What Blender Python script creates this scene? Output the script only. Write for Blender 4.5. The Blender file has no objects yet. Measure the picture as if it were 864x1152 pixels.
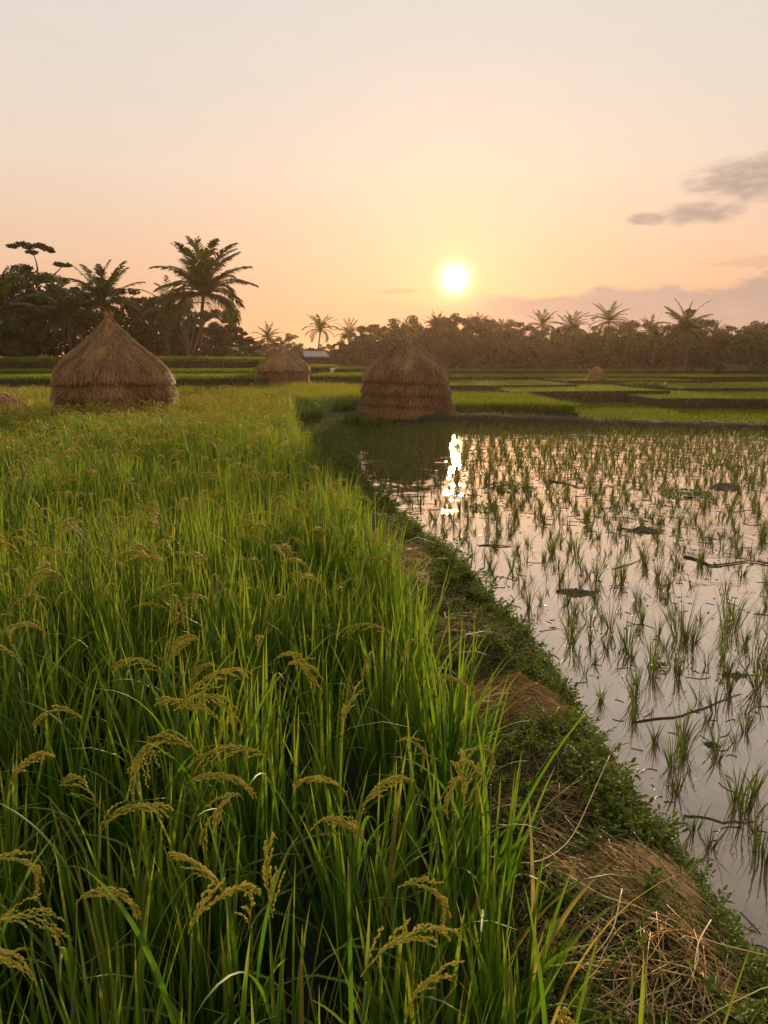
import bpy, math
import numpy as np
from mathutils import Vector
R = math.radians
sc = bpy.context.scene
COL = sc.collection
rng = np.random.default_rng(7)

# ------------------------------------------------------------------ camera
PITCH = 11.4
F_PX = 832.0                      # focal length in pixels of the 864 x 1152 photograph
CAM_Z = 1.75
cd = bpy.data.cameras.new('camera'); cam = bpy.data.objects.new('camera', cd); COL.objects.link(cam)
cam.location = (0, 0, CAM_Z); cam.rotation_euler = (R(90 - PITCH), 0, 0)
cd.sensor_fit = 'VERTICAL'; cd.sensor_height = 36.0; cd.lens = 36.0 * F_PX / 1152.0
cd.clip_start = 0.05; cd.clip_end = 6000
sc.camera = cam

# ------------------------------------------------------------------ sun and sky
SUN_EL, SUN_AZ = 6.1, 5.25        # degrees above the horizon, degrees right of +Y
sdir = Vector((math.sin(R(SUN_AZ)) * math.cos(R(SUN_EL)), math.cos(R(SUN_AZ)) * math.cos(R(SUN_EL)), math.sin(R(SUN_EL))))
ld = bpy.data.lights.new('sun', 'SUN'); ld.energy = 5.0; ld.angle = R(0.8); ld.color = (1.0, 0.72, 0.42)
sun = bpy.data.objects.new('sun', ld); COL.objects.link(sun)
sun.rotation_euler = (-sdir).to_track_quat('-Z', 'Y').to_euler()

world = bpy.data.worlds.new('World'); sc.world = world; world.use_nodes = True
NT = world.node_tree; NT.nodes.clear()
class NB:
    """tiny helper to write node maths as expressions"""
    def __init__(s, nt): s.nt = nt
    def n(s, t, **k):
        x = s.nt.nodes.new(t)
        for a, b in k.items(): setattr(x, a, b)
        return x
    def put(s, sock, v):
        if isinstance(v, bpy.types.NodeSocket): s.nt.links.new(v, sock)
        else: sock.default_value = v
    def m(s, op, a, b=None, c=None, clamp=False):
        x = s.n('ShaderNodeMath', operation=op, use_clamp=clamp); s.put(x.inputs[0], a)
        if b is not None: s.put(x.inputs[1], b)
        if c is not None: s.put(x.inputs[2], c)
        return x.outputs[0]
    def mix(s, f, a, b, mode='MIX'):
        x = s.n('ShaderNodeMix', data_type='RGBA', blend_type=mode)
        s.put(x.inputs[0], f)
        for k, v in ((6, a), (7, b)):
            s.put(x.inputs[k], (*v, 1) if isinstance(v, tuple) and len(v) == 3 else v)
        return x.outputs[2]
    def step(s, v, a, b):
        x = s.n('ShaderNodeMapRange', interpolation_type='SMOOTHSTEP')
        s.put(x.inputs[0], v); x.inputs[1].default_value = a; x.inputs[2].default_value = b
        return x.outputs[0]
    def ramp(s, f, stops):
        x = s.n('ShaderNodeValToRGB'); s.put(x.inputs[0], f); e = x.color_ramp.elements
        while len(e) < len(stops): e.new(0.5)
        for k, (p, c) in enumerate(stops): e[k].position = p; e[k].color = (*c, 1)
        return x.outputs[0]
    def noise(s, vec, scale, detail=4, rough=0.5, dist=0.0):
        x = s.n('ShaderNodeTexNoise'); s.put(x.inputs['Vector'], vec)
        x.inputs['Scale'].default_value = scale; x.inputs['Detail'].default_value = detail
        x.inputs['Roughness'].default_value = rough; x.inputs['Distortion'].default_value = dist
        return x.outputs[0]
b = NB(NT)
tc = b.n('ShaderNodeTexCoord'); sp = b.n('ShaderNodeSeparateXYZ'); NT.links.new(tc.outputs['Generated'], sp.inputs[0])
X, Y, Z = sp.outputs
el = b.m('MULTIPLY', b.m('ARCSINE', Z), 57.2958); az = b.m('MULTIPLY', b.m('ARCTAN2', X, Y), 57.2958)
sky = b.ramp(b.m('DIVIDE', b.m('MAXIMUM', el, 0.0), 60.0), [
    (0.0, (.60, .29, .16)), (.06, (.68, .37, .22)), (.13, (.70, .465, .315)), (.22, (.70, .565, .45)),
    (.30, (.66, .58, .505)), (.40, (.63, .585, .54)), (.62, (.52, .48, .44)), (1.0, (.46, .43, .40))])
dp = b.n('ShaderNodeVectorMath', operation='DOT_PRODUCT'); NT.links.new(tc.outputs['Generated'], dp.inputs[0])
dp.inputs[1].default_value = sdir
cosang = b.m('MINIMUM', dp.outputs['Value'], 1.0)
ang = b.m('MULTIPLY', b.m('ARCCOSINE', cosang), 57.2958)
back = b.step(cosang, -0.6, 0.8)
sky = b.mix(back, b.mix(1.0, sky, (.74, .72, .72), 'MULTIPLY'), sky)
nish = b.n('ShaderNodeTexSky', sky_type='NISHITA'); nish.sun_disc = False
nish.sun_elevation = R(SUN_EL); nish.sun_rotation = R(SUN_AZ); nish.dust_density = 4.0; nish.air_density = 1.2; nish.ozone_density = 1.0
nsc = b.mix(1.0, nish.outputs[0], (.09, .09, .09), 'MULTIPLY')
sky = b.mix(0.05, sky, nsc)
# clouds: a low bank at the right, a broken cloud higher up, a wisp beside the sun
cv = b.n('ShaderNodeCombineXYZ'); b.put(cv.inputs[0], b.m('MULTIPLY', az, .11)); b.put(cv.inputs[1], b.m('MULTIPLY', el, .30)); cv = cv.outputs[0]
n1 = b.noise(cv, 1.6, 6, .55, .4); n2 = b.noise(cv, 4.2, 5, .6, .3)
def ell(a0, e0, ra, re):
    return b.m('ADD', b.m('POWER', b.m('DIVIDE', b.m('SUBTRACT', az, a0), ra), 2.0), b.m('POWER', b.m('DIVIDE', b.m('SUBTRACT', el, e0), re), 2.0))
def puff(a0, e0, ra, re, lo, hi, amp=1.5):
    q = b.m('SUBTRACT', b.m('ADD', 1.0, b.m('MULTIPLY', b.m('SUBTRACT', n1, .5), amp * 1.8)), b.m('ADD', ell(a0, e0, ra, re), b.m('MULTIPLY', b.m('SUBTRACT', n2, .5), -amp)))
    return b.step(q, lo, hi)
bank_top = b.m('ADD', b.m('ADD', 4.6, b.m('MULTIPLY', b.m('SUBTRACT', az, 6.0), .055)), b.m('MULTIPLY', b.m('SUBTRACT', n1, .5), 3.2))
bank = b.m('MULTIPLY', b.step(b.m('ADD', b.m('SUBTRACT', bank_top, el), b.m('MULTIPLY', b.m('SUBTRACT', n2, .5), 1.4)), -.2, .6), b.step(az, 2.0, 11.0))
band = b.m('MULTIPLY', b.step(b.m('SUBTRACT', 4.7, b.m('ADD', el, b.m('MULTIPLY', b.m('SUBTRACT', n2, .5), 1.5))), 0., .8), b.m('MULTIPLY', b.step(az, -6., 2.), .38))
c_hi = b.m('MAXIMUM', puff(25.6, 11.7, 5.2, 1.9, .0, 1.0, 1.3), b.m('MAXIMUM', puff(22.4, 9.9, 3.4, .9, .0, 1.0, 1.2), puff(18.7, 9.7, 1.7, .5, .1, 1.1, 1.2)))
wisp = b.m('MAXIMUM', puff(1.2, 5.2, 2.2, .28, .2, .9), puff(26.0, 6.6, 5.0, .5, .2, 1.1))
sky = b.mix(b.m('MULTIPLY', b.m('MAXIMUM', bank, band), .84), sky, (.385, .285, .245))
sky = b.mix(b.m('MULTIPLY', c_hi, .85), sky, b.mix(b.step(b.noise(cv, 7.0, 5, .65, .3), .42, .68), (.35, .265, .225), (.47, .355, .285)))
sky = b.mix(b.m('MULTIPLY', wisp, .45), sky, (.52, .32, .2))
# thin high haze mottling
sky = b.mix(b.m('MULTIPLY', b.step(n1, .35, .75), .10), sky, (.84, .66, .50))
def glow(w, k): return b.m('MULTIPLY', b.m('EXPONENT', b.m('DIVIDE', ang, -w)), k)
def addc(base, f, c):
    x = b.n('ShaderNodeVectorMath', operation='SCALE'); x.inputs[0].default_value = c; b.put(x.inputs['Scale'], f)
    y = b.n('ShaderNodeVectorMath', operation='ADD'); b.put(y.inputs[0], base); NT.links.new(x.outputs[0], y.inputs[1]); return y.outputs[0]
sky = addc(sky, glow(8.0, .10), (1.0, .16, .0))
sky = addc(sky, glow(1.9, .55), (1.0, .34, .07))
sky = addc(sky, b.m('MULTIPLY', b.m('EXPONENT', b.m('MULTIPLY', b.m('POWER', b.m('DIVIDE', ang, .80), 2.0), -1.0)), 3.6), (1.0, .74, .38))
bg = b.n('ShaderNodeBackground'); bg.inputs[1].default_value = 1.0; b.put(bg.inputs[0], sky)
ow = b.n('ShaderNodeOutputWorld'); NT.links.new(bg.outputs[0], ow.inputs[0])

sc.view_settings.view_transform = 'Standard'; sc.view_settings.look = 'None'
sc.view_settings.gamma = 1.0; sc.view_settings.use_curve_mapping = False
sc.view_settings.exposure = 0.30
sc.render.engine = 'CYCLES'
sc.cycles.use_denoising = True
sc.cycles.max_bounces = 6; sc.cycles.diffuse_bounces = 3; sc.cycles.glossy_bounces = 3; sc.cycles.transmission_bounces = 4
sc.cycles.volume_bounces = 0; sc.cycles.sample_clamp_indirect = 4.0

# ------------------------------------------------------------------ helpers
cp, spn = math.cos(R(PITCH)), math.sin(R(PITCH))
def ray(u, v):
    dx, dy = (u - 432) / F_PX, (576 - v) / F_PX
    return dx, cp + dy * spn, -spn + dy * cp
def at(u, v, z=0.0):
    x, y, zz = ray(u, v); t = (z - CAM_Z) / zz
    return x * t, y * t, z
def atY(u, v, Yd):
    x, y, zz = ray(u, v); t = Yd / y
    return x * t, Yd, CAM_Z + zz * t
def project(x, y, z):
    z = z - CAM_Z; dep = y * cp - z * spn; up = y * spn + z * cp
    return 432 + F_PX * x / dep, 576 - F_PX * up / dep, dep

def _h(ix, iy, s):
    q = np.sin(ix * 127.1 + iy * 311.7 + s * 74.7) * 43758.5453
    return q - np.floor(q)
def vn(x, y, s=0):
    x = np.asarray(x, float); y = np.asarray(y, float)
    ix, iy = np.floor(x), np.floor(y); fx, fy = x - ix, y - iy
    fx = fx * fx * (3 - 2 * fx); fy = fy * fy * (3 - 2 * fy)
    return (_h(ix, iy, s) * (1 - fx) + _h(ix + 1, iy, s) * fx) * (1 - fy) + (_h(ix, iy + 1, s) * (1 - fx) + _h(ix + 1, iy + 1, s) * fx) * fy
def fbm(x, y, s=0, o=4):
    r = 0; a = .5
    for k in range(o): r = r + a * (vn(x * 2 ** k, y * 2 ** k, s + k) - .5); a *= .5
    return r

class G:
    """a growing mesh: vertices, faces of any side count, and two point attributes (rnd, t)"""
    def __init__(s): s.V = []; s.F = []; s.A = []; s.T = []; s.n = 0
    def add(s, V, F, rnd=0.5, t=0.0):
        V = np.asarray(V, np.float32).reshape(-1, 3); n = len(V)
        s.V.append(V); s.F.append(np.asarray(F, np.int64) + s.n); s.n += n
        s.A.append(np.broadcast_to(np.asarray(rnd, np.float32), (n,))); s.T.append(np.broadcast_to(np.asarray(t, np.float32), (n,)))
        return s
    def merge(s, g):
        for F in g.F: s.F.append(F + s.n)
        s.V += g.V; s.A += g.A; s.T += g.T; s.n += g.n
        return s
    def flat(s):
        return np.concatenate(s.V), s.F, np.concatenate(s.A), np.concatenate(s.T)
    def scatter(s, g, pos, rot, scl, rr=None):
        """append a turned, scaled copy of g at every position"""
        V, Fs, A, T = g.flat(); n = len(V); k = len(pos)
        c, sn = np.cos(rot)[:, None], np.sin(rot)[:, None]; sc_ = np.asarray(scl)[:, None]
        W = np.stack([(V[:, 0] * c - V[:, 1] * sn) * sc_, (V[:, 0] * sn + V[:, 1] * c) * sc_, V[:, 2][None] * sc_], -1) + np.asarray(pos)[:, None, :]
        off = (np.arange(k) * n)
        s.V.append(W.reshape(-1, 3).astype(np.float32))
        for F in Fs: s.F.append((F[None] + off[:, None, None]).reshape(-1, F.shape[1]) + s.n)
        if rr is None: rr = rng.random(k)
        s.A.append(np.mod(A[None] + np.asarray(rr)[:, None] * .6, 1.0).reshape(-1).astype(np.float32)); s.T.append(np.tile(T, k))
        s.n += n * k; return s
    def mesh(s, name, mat, smooth=True):
        V, Fs, A, T = s.flat()
        me = bpy.data.meshes.new(name); me.vertices.add(len(V)); me.vertices.foreach_set('co', V.astype(np.float32).ravel())
        tot = np.concatenate([np.full(len(F), F.shape[1]) for F in Fs]); idx = np.concatenate([F.ravel() for F in Fs])
        me.loops.add(len(idx)); me.loops.foreach_set('vertex_index', idx.astype(np.int32))
        me.polygons.add(len(tot)); st = np.concatenate([[0], np.cumsum(tot)[:-1]])
        me.polygons.foreach_set('loop_start', st.astype(np.int32)); me.polygons.foreach_set('loop_total', tot.astype(np.int32))
        me.polygons.foreach_set('use_smooth', np.full(len(tot), smooth))
        for nm, D in (('rnd', A), ('t', T)):
            a = me.attributes.new(nm, 'FLOAT', 'POINT'); a.data.foreach_set('value', np.ascontiguousarray(D, np.float32))
        me.materials.append(mat); me.update(calc_edges=True); me.validate()
        return me
    def obj(s, name, mat, parent=None, smooth=True):
        o = bpy.data.objects.new(name, s.mesh(name, mat, smooth)); COL.objects.link(o)
        if parent: o.parent = parent
        return o
def tag(o, label=None, cat=None, group=None, kind=None):
    for k, v in (('label', label), ('category', cat), ('group', group), ('kind', kind)):
        if v: o[k] = v
    return o
def empty(name, loc=(0, 0, 0), rz=0.0, label=None, cat=None, group=None):
    o = bpy.data.objects.new(name, None); COL.objects.link(o); o.location = loc; o.rotation_euler = (0, 0, rz)
    o.empty_display_size = .2
    return tag(o, label, cat, group)
def dup(root, loc, rz=0.0, s=1.0, label=None, group=None):
    r = root.copy(); COL.objects.link(r); r.location = loc; r.rotation_euler = (0, 0, rz); r.scale = (s, s, s)
    if label: r['label'] = label
    if group: r['group'] = group
    for ch in root.children:
        c = ch.copy(); COL.objects.link(c); c.parent = r
        for g in ch.children:
            d = g.copy(); COL.objects.link(d); d.parent = c
    return r

_seen = {}
def norm(v): return v / np.maximum(np.linalg.norm(v, axis=-1, keepdims=True), 1e-9)
def ribbons(P, side, W, rnd, fold=0.0, tt=None):
    """P (N,S,3) centre lines, side (N,3) or (N,S,3), W (N,S) half widths -> G"""
    N, S, _ = P.shape
    if side.ndim == 2: side = np.repeat(side[:, None], S, 1)
    T = norm(np.gradient(P, axis=1)); side = norm(side - (side * T).sum(-1, keepdims=True) * T)
    nrm = np.cross(side, T)
    t = np.linspace(0, 1, S)[None].repeat(N, 0) if tt is None else tt
    a = P - side * W[..., None]; c = P + side * W[..., None]
    g = G(); ii = np.arange(N)[:, None] * 0
    if fold:
        m = P - nrm * (W * fold)[..., None]; V = np.stack([a, m, c], 2); k = 3
    else: V = np.stack([a, c], 2); k = 2
    base = (np.arange(N)[:, None] * S + np.arange(S - 1)[None]) * k
    qs = []
    for j in range(k - 1): qs.append(np.stack([base + j, base + j + 1, base + k + j + 1, base + k + j], -1).reshape(-1, 4))
    g.add(V.reshape(-1, 3), np.concatenate(qs), np.repeat(rnd, S * k), np.repeat(t.reshape(-1), k))
    return g
def tubes(P, Rr, k=4, rnd=None, cap=True):
    """P (N,S,3), radius (N,S) -> closed-sided tubes"""
    P = np.asarray(P, float); N, S, _ = P.shape; Rr = np.broadcast_to(np.asarray(Rr, float), (N, S))
    T = norm(np.gradient(P, axis=1)); ref = np.where(np.abs(T[..., 2:3]) > .9, np.array([1., 0, 0]), np.array([0, 0, 1.]))
    ref = np.repeat(ref[:, :1], S, 1) if S > 0 else ref
    A = norm(np.cross(T, ref)); B = np.cross(T, A)
    an = np.arange(k) * 2 * np.pi / k
    V = P[:, :, None] + (A[:, :, None] * np.cos(an)[:, None] + B[:, :, None] * np.sin(an)[:, None]) * Rr[..., None, None]
    base = (np.arange(N)[:, None] * S + np.arange(S - 1)[None]) * k
    qs = [np.stack([base + j, base + (j + 1) % k, base + k + (j + 1) % k, base + k + j], -1).reshape(-1, 4) for j in range(k)]
    g = G(); rnd = rng.random(N) if rnd is None else rnd
    g.add(V.reshape(-1, 3), np.concatenate(qs), np.repeat(rnd, S * k), np.repeat(np.tile(np.linspace(0, 1, S), N), k))
    if cap:
        e = (np.arange(N) * S * k)[:, None]
        g.F.append(e + np.arange(k)[::-1]); g.F.append(e + (S - 1) * k + np.arange(k))
    return g
def arcs(base, L, phi, th0, curl, S, power=1.6):
    """centre lines that start near vertical (th0) and bend over by curl radians towards azimuth phi"""
    N = len(base); s = np.linspace(0, 1, S)
    mid = (s[1:] + s[:-1]) / 2
    th = th0[:, None] + curl[:, None] * mid[None] ** power
    ds = L[:, None] / (S - 1)
    h = np.concatenate([np.zeros((N, 1)), np.cumsum(np.sin(th) * ds, 1)], 1); z = np.concatenate([np.zeros((N, 1)), np.cumsum(np.cos(th) * ds, 1)], 1)
    return base[:, None] + np.stack([h * np.cos(phi)[:, None], h * np.sin(phi)[:, None], z], -1)
def blades(base, L, phi, th0, curl, w, S, fold=0.0, power=1.6, rnd=None, wprof=None):
    N = len(base); P = arcs(base, L, phi, th0, curl, S, power)
    s = np.linspace(0, 1, S)
    prof = (np.clip(.45 + 1.6 * s, 0, 1) * (1 - s ** 2.2) ** .8 + .01) if wprof is None else wprof(s)
    tw = rng.normal(0, .5, N); a = phi + np.pi / 2 + tw
    side = np.stack([np.cos(a), np.sin(a), np.zeros(N)], -1)
    return ribbons(P, side, w[:, None] * prof[None], rng.random(N) if rnd is None else rnd, fold)
def U(a, b_, n): return rng.uniform(a, b_, n)

# ------------------------------------------------------------------ materials
def mat(name):
    m = bpy.data.materials.new(name); m.use_nodes = True; m.node_tree.nodes.clear(); return m, NB(m.node_tree)
def out(b, s):
    o = b.n('ShaderNodeOutputMaterial'); b.nt.links.new(s, o.inputs[0])
def attr(b, nm): return b.n('ShaderNodeAttribute', attribute_name=nm).outputs['Fac']
def leafy(name, stops, tip=None, trans=.45, rough=.5, spec=.35, tipstart=.55, big=None, vary=None):
    m, b = mat(name); c = b.ramp(attr(b, 'rnd'), stops)
    if vary: c = b.mix(1.0, c, b.ramp(b.n('ShaderNodeObjectInfo').outputs['Random'], vary), 'MULTIPLY')
    g = b.n('ShaderNodeNewGeometry')
    if big:
        c = b.mix(b.step(b.noise(g.outputs['Position'], big[0], 3), .38, .66), c, big[1]) if len(big) == 2 else c
    if tip: c = b.mix(b.m('MULTIPLY', b.step(attr(b, 't'), tipstart, 1.0), .8), c, tip)
    p = b.n('ShaderNodeBsdfPrincipled'); b.put(p.inputs['Base Color'], c); p.inputs['Roughness'].default_value = rough
    p.inputs['Specular IOR Level'].default_value = spec
    if trans:
        t = b.n('ShaderNodeBsdfTranslucent'); b.put(t.inputs[0], b.mix(1.0, c, (1.08, 1.12, .42), 'MULTIPLY'))
        x = b.n('ShaderNodeMixShader'); x.inputs[0].default_value = trans
        b.nt.links.new(p.outputs[0], x.inputs[1]); b.nt.links.new(t.outputs[0], x.inputs[2]); out(b, x.outputs[0])
    else: out(b, p.outputs[0])
    return m
def earthy(name, c1, c2, c3, scale=3.0, bump=.4, rough=.95, fine=40.0):
    m, b = mat(name); g = b.n('ShaderNodeNewGeometry').outputs['Position']
    n1_ = b.noise(g, scale, 6, .6); n2_ = b.noise(g, fine, 5, .65); n3_ = b.noise(g, scale * .35, 3)
    c = b.mix(b.step(n1_, .35, .65), c1, c2); c = b.mix(b.step(n3_, .45, .65), c, c3)
    c = b.mix(b.m('MULTIPLY', b.step(n2_, .4, .7), .5), c, tuple(k * .5 for k in c1))
    p = b.n('ShaderNodeBsdfPrincipled'); b.put(p.inputs['Base Color'], c); p.inputs['Roughness'].default_value = rough
    bp = b.n('ShaderNodeBump'); bp.inputs['Strength'].default_value = bump; bp.inputs['Distance'].default_value = .03; b.put(bp.inputs['Height'], n2_)
    b.nt.links.new(bp.outputs[0], p.inputs['Normal']); out(b, p.outputs[0]); return m
M_rice = leafy('rice_leaf', [(0, (.035, .100, .008)), (.35, (.065, .165, .012)), (.7, (.13, .25, .016)), (.93, (.18, .28, .03)), (.95, (.36, .27, .09)), (1, (.42, .29, .13))], tip=(.26, .29, .05), trans=.5, tipstart=.6)
M_rice_far = leafy('rice_leaf_distant', [(0, (.09, .17, .013)), (.5, (.15, .23, .018)), (.8, (.22, .25, .027)), (1, (.30, .25, .05))], tip=(.28, .25, .04), trans=.5, big=(.35, (.10, .17, .014)))
M_terr = leafy('terrace_rice', [(0, (.06, .11, .010)), (.5, (.11, .17, .014)), (1, (.20, .22, .03))], tip=(.20, .22, .03), trans=.5, spec=.1, rough=.7)
M_ear = leafy('rice_ear', [(0, (.36, .38, .045)), (.5, (.58, .50, .06)), (1, (.72, .54, .10))], trans=.38, rough=.6)
M_stem = leafy('rice_stem', [(0, (.12, .20, .03)), (1, (.20, .26, .05))], trans=.2)
M_seed = leafy('seedling_leaf', [(0, (.045, .075, .010)), (.5, (.090, .140, .016)), (.8, (.17, .18, .03)), (1, (.17, .10, .035))], tip=(.13, .11, .03), trans=.35)
M_weed = leafy('weed_leaf', [(0, (.045, .085, .012)), (.4, (.095, .155, .018)), (.8, (.17, .23, .03)), (.9, (.16, .15, .04)), (1, (.22, .15, .06))], trans=.35, rough=.65, spec=.15)
M_grass = leafy('bank_grass', [(0, (.05, .08, .015)), (.5, (.09, .13, .02)), (.8, (.14, .16, .035)), (1, (.26, .19, .08))], trans=.35, spec=.12, rough=.7)
M_debris = leafy('dead_bits', [(0, (.03, .022, .012)), (.6, (.07, .05, .03)), (1, (.16, .11, .06))], trans=0)
M_tuft = leafy('dark_grass', [(0, (.05, .10, .015)), (1, (.11, .18, .03))], trans=.35)
M_straw = leafy('dry_straw', [(0, (.22, .13, .055)), (.4, (.60, .37, .13)), (.8, (.84, .58, .24)), (1, (.90, .72, .42))], trans=.15, rough=.55, spec=.4)
M_stack = leafy('stack_straw', [(0, (.12, .062, .028)), (.45, (.38, .225, .09)), (.85, (.68, .44, .18)), (1, (.86, .64, .32))], trans=.15, rough=.65, spec=.3)
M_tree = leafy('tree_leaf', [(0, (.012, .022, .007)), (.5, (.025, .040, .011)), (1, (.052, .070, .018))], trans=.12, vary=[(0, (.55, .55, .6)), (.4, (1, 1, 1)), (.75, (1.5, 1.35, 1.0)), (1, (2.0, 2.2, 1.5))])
M_palm = leafy('palm_leaflet', [(0, (.035, .05, .012)), (.6, (.07, .095, .02)), (1, (.13, .12, .035))], trans=.3)
M_soil = earthy('paddy_soil', (.022, .017, .010), (.032, .024, .013), (.022, .022, .010))
M_bund = earthy('bund_earth', (.040, .028, .016), (.062, .040, .022), (.034, .038, .013), 5.0, .8)
M_riser = earthy('terrace_earth', (.028, .026, .012), (.035, .040, .014), (.045, .032, .02), 1.2, .6)
M_ground = earthy('ground', (.05, .06, .02), (.07, .085, .025), (.06, .05, .03), .3, .3)
M_mud = earthy('mud', (.075, .055, .035), (.10, .075, .05), (.06, .06, .03), 1.5, .3, .6)
def simple(name, c1, c2, scale=8.0, rough=.8, bump=.5, stretch=(1, 1, 1)):
    m, b = mat(name); tcn = b.n('ShaderNodeTexCoord'); mp = b.n('ShaderNodeMapping'); mp.inputs['Scale'].default_value = stretch
    b.nt.links.new(tcn.outputs['Object'], mp.inputs[0]); nn = b.noise(mp.outputs[0], scale, 5, .6)
    p = b.n('ShaderNodeBsdfPrincipled'); b.put(p.inputs['Base Color'], b.mix(b.step(nn, .3, .7), c1, c2)); p.inputs['Roughness'].default_value = rough
    bp = b.n('ShaderNodeBump'); bp.inputs['Strength'].default_value = bump; bp.inputs['Distance'].default_value = .05; b.put(bp.inputs['Height'], nn)
    b.nt.links.new(bp.outputs[0], p.inputs['Normal']); out(b, p.outputs[0]); return m
M_bark = simple('bark', (.07, .05, .035), (.13, .10, .07), 6, .9, .6, (1, 1, .3))
M_pale = simple('pale_bark', (.13, .11, .09), (.22, .19, .16), 6)
M_roof = simple('hut_roof', (.035, .028, .024), (.055, .045, .04), 3); M_roof.node_tree.nodes['Principled BSDF'].inputs['Specular IOR Level'].default_value = .1
M_tin = simple('tin_roof', (.26, .26, .27), (.36, .36, .36), 3, .45)
M_wall = simple('hut_wall', (.10, .075, .055), (.16, .12, .09), 3)
M_twig = simple('wet_twig', (.05, .035, .025), (.10, .07, .05), 12)
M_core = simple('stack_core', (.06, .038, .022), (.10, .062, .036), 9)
# water: muddy, nearly still, a skin of fine ripples
M_water, b = mat('muddy_water'); g_ = b.n('ShaderNodeNewGeometry').outputs['Position']
p = b.n('ShaderNodeBsdfPrincipled')
b.put(p.inputs['Base Color'], b.mix(b.step(b.noise(g_, .9, 4), .35, .7), (.13, .09, .055), (.17, .12, .075)))
p.inputs['Roughness'].default_value = .03; p.inputs['IOR'].default_value = 3.4
rp = b.m('ADD', b.m('MULTIPLY', b.noise(g_, 1.2, 2, .5, .8), 1.5), b.m('ADD', b.m('MULTIPLY', b.noise(g_, 5.0, 2, .5, .4), .16), b.m('MULTIPLY', b.noise(g_, 16.0, 2, .5), .05)))
bp = b.n('ShaderNodeBump'); bp.inputs['Strength'].default_value = .30; bp.inputs['Distance'].default_value = .055; b.put(bp.inputs['Height'], rp)
b.nt.links.new(bp.outputs[0], p.inputs['Normal']); p.inputs['IOR'].default_value = 1.4
gl = b.n('ShaderNodeBsdfGlossy'); gl.inputs['Roughness'].default_value = .03; gl.inputs['Color'].default_value = (1, .91, .80, 1); b.nt.links.new(bp.outputs[0], gl.inputs['Normal'])
lw_ = b.n('ShaderNodeLayerWeight'); lw_.inputs['Blend'].default_value = .5
mx = b.n('ShaderNodeMixShader'); b.put(mx.inputs[0], b.m('POWER', lw_.outputs['Facing'], 1.75)); b.nt.links.new(p.outputs[0], mx.inputs[1]); b.nt.links.new(gl.outputs[0], mx.inputs[2]); out(b, mx.outputs[0])

# ------------------------------------------------------------------ ground, bunds and water
WATER_Z, RICE_Z = -.25, -.12
def Lx(y): return np.interp(y, [-3, 1.2, 2.5, 4.3, 6, 8, 13, 20, 30], [.60, .42, .34, .12, -.22, -.62, -1.45, -2.5, -3.6])
def Wx(y): return np.interp(y, [-3, 1.7, 2.6, 3.1, 3.8, 4.7, 5.7, 6.8, 9.1, 12.2, 15, 18, 21, 24, 30], [1.50, 1.24, 1.16, 1.16, 1.13, 1.08, .90, .78, .2, -.36, -.62, -.72, -.62, -.5, -.4]) + .10 * (vn(y * 1.3, 3.0) - .5) + .07 * (vn(y * 5, 8.0) - .5)
def bund_h(x, y):
    c = (x - Lx(y)) / (Wx(y) - Lx(y))
    z = np.interp(c, [-.6, -.12, .12, .6, .84, 1.0, 1.25], [-.42, -.12, .02, .04, -.03, -.22, -.5])
    return z + .11 * fbm(x * 2.4, y * 2.4, 5) + .06 * fbm(x * 9, y * 9, 9, 3)
def cross_c(x): return 25.2 - .30 * np.maximum(x, 0) ** .95 * .9 + .3 * (vn(x * .5, 1.) - .5)      # centre line (y) of the bund across the far end of the water
def cross_h(x, y):
    d = np.abs(y - cross_c(x)); top = np.interp(x, [-4, 5, 7, 40], [.16, .10, -.02, -.02])
    return np.interp(d, [0, .55, .85, 1.2], [0, -.05, -.35, -.7]) + top + .10 * fbm(x * 1.7, y * 1.7, 4) + .05 * fbm(x * 7, y * 7, 6, 3)
def sheet(xs, ys, zf, name, m, label=None, kind='structure'):
    A, B = np.meshgrid(xs, ys, indexing='ij'); Z_ = zf(A, B)
    i, j = np.meshgrid(np.arange(len(xs) - 1), np.arange(len(ys) - 1), indexing='ij'); q = i * len(ys) + j
    F = np.stack([q, q + len(ys), q + len(ys) + 1, q + 1], -1).reshape(-1, 4)
    o = G().add(np.stack([A, B, Z_], -1), F).obj(name, m); return tag(o, label, kind=kind)
# base ground to the horizon
gx = np.concatenate([np.linspace(-600, -60, 28), np.linspace(-55, 55, 45), np.linspace(60, 600, 28)])
gy = np.concatenate([np.linspace(-200, -10, 12), np.linspace(-5, 160, 67), np.linspace(165, 900, 38)])
sheet(gx, gy, lambda x, y: -.55 + np.interp(y, [0, 60, 110, 900], [0, .1, .35, .6]) + .25 * fbm(x * .05, y * .05, 2) * (y > 60), 'ground', M_ground, 'far open ground under the trees')
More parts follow.
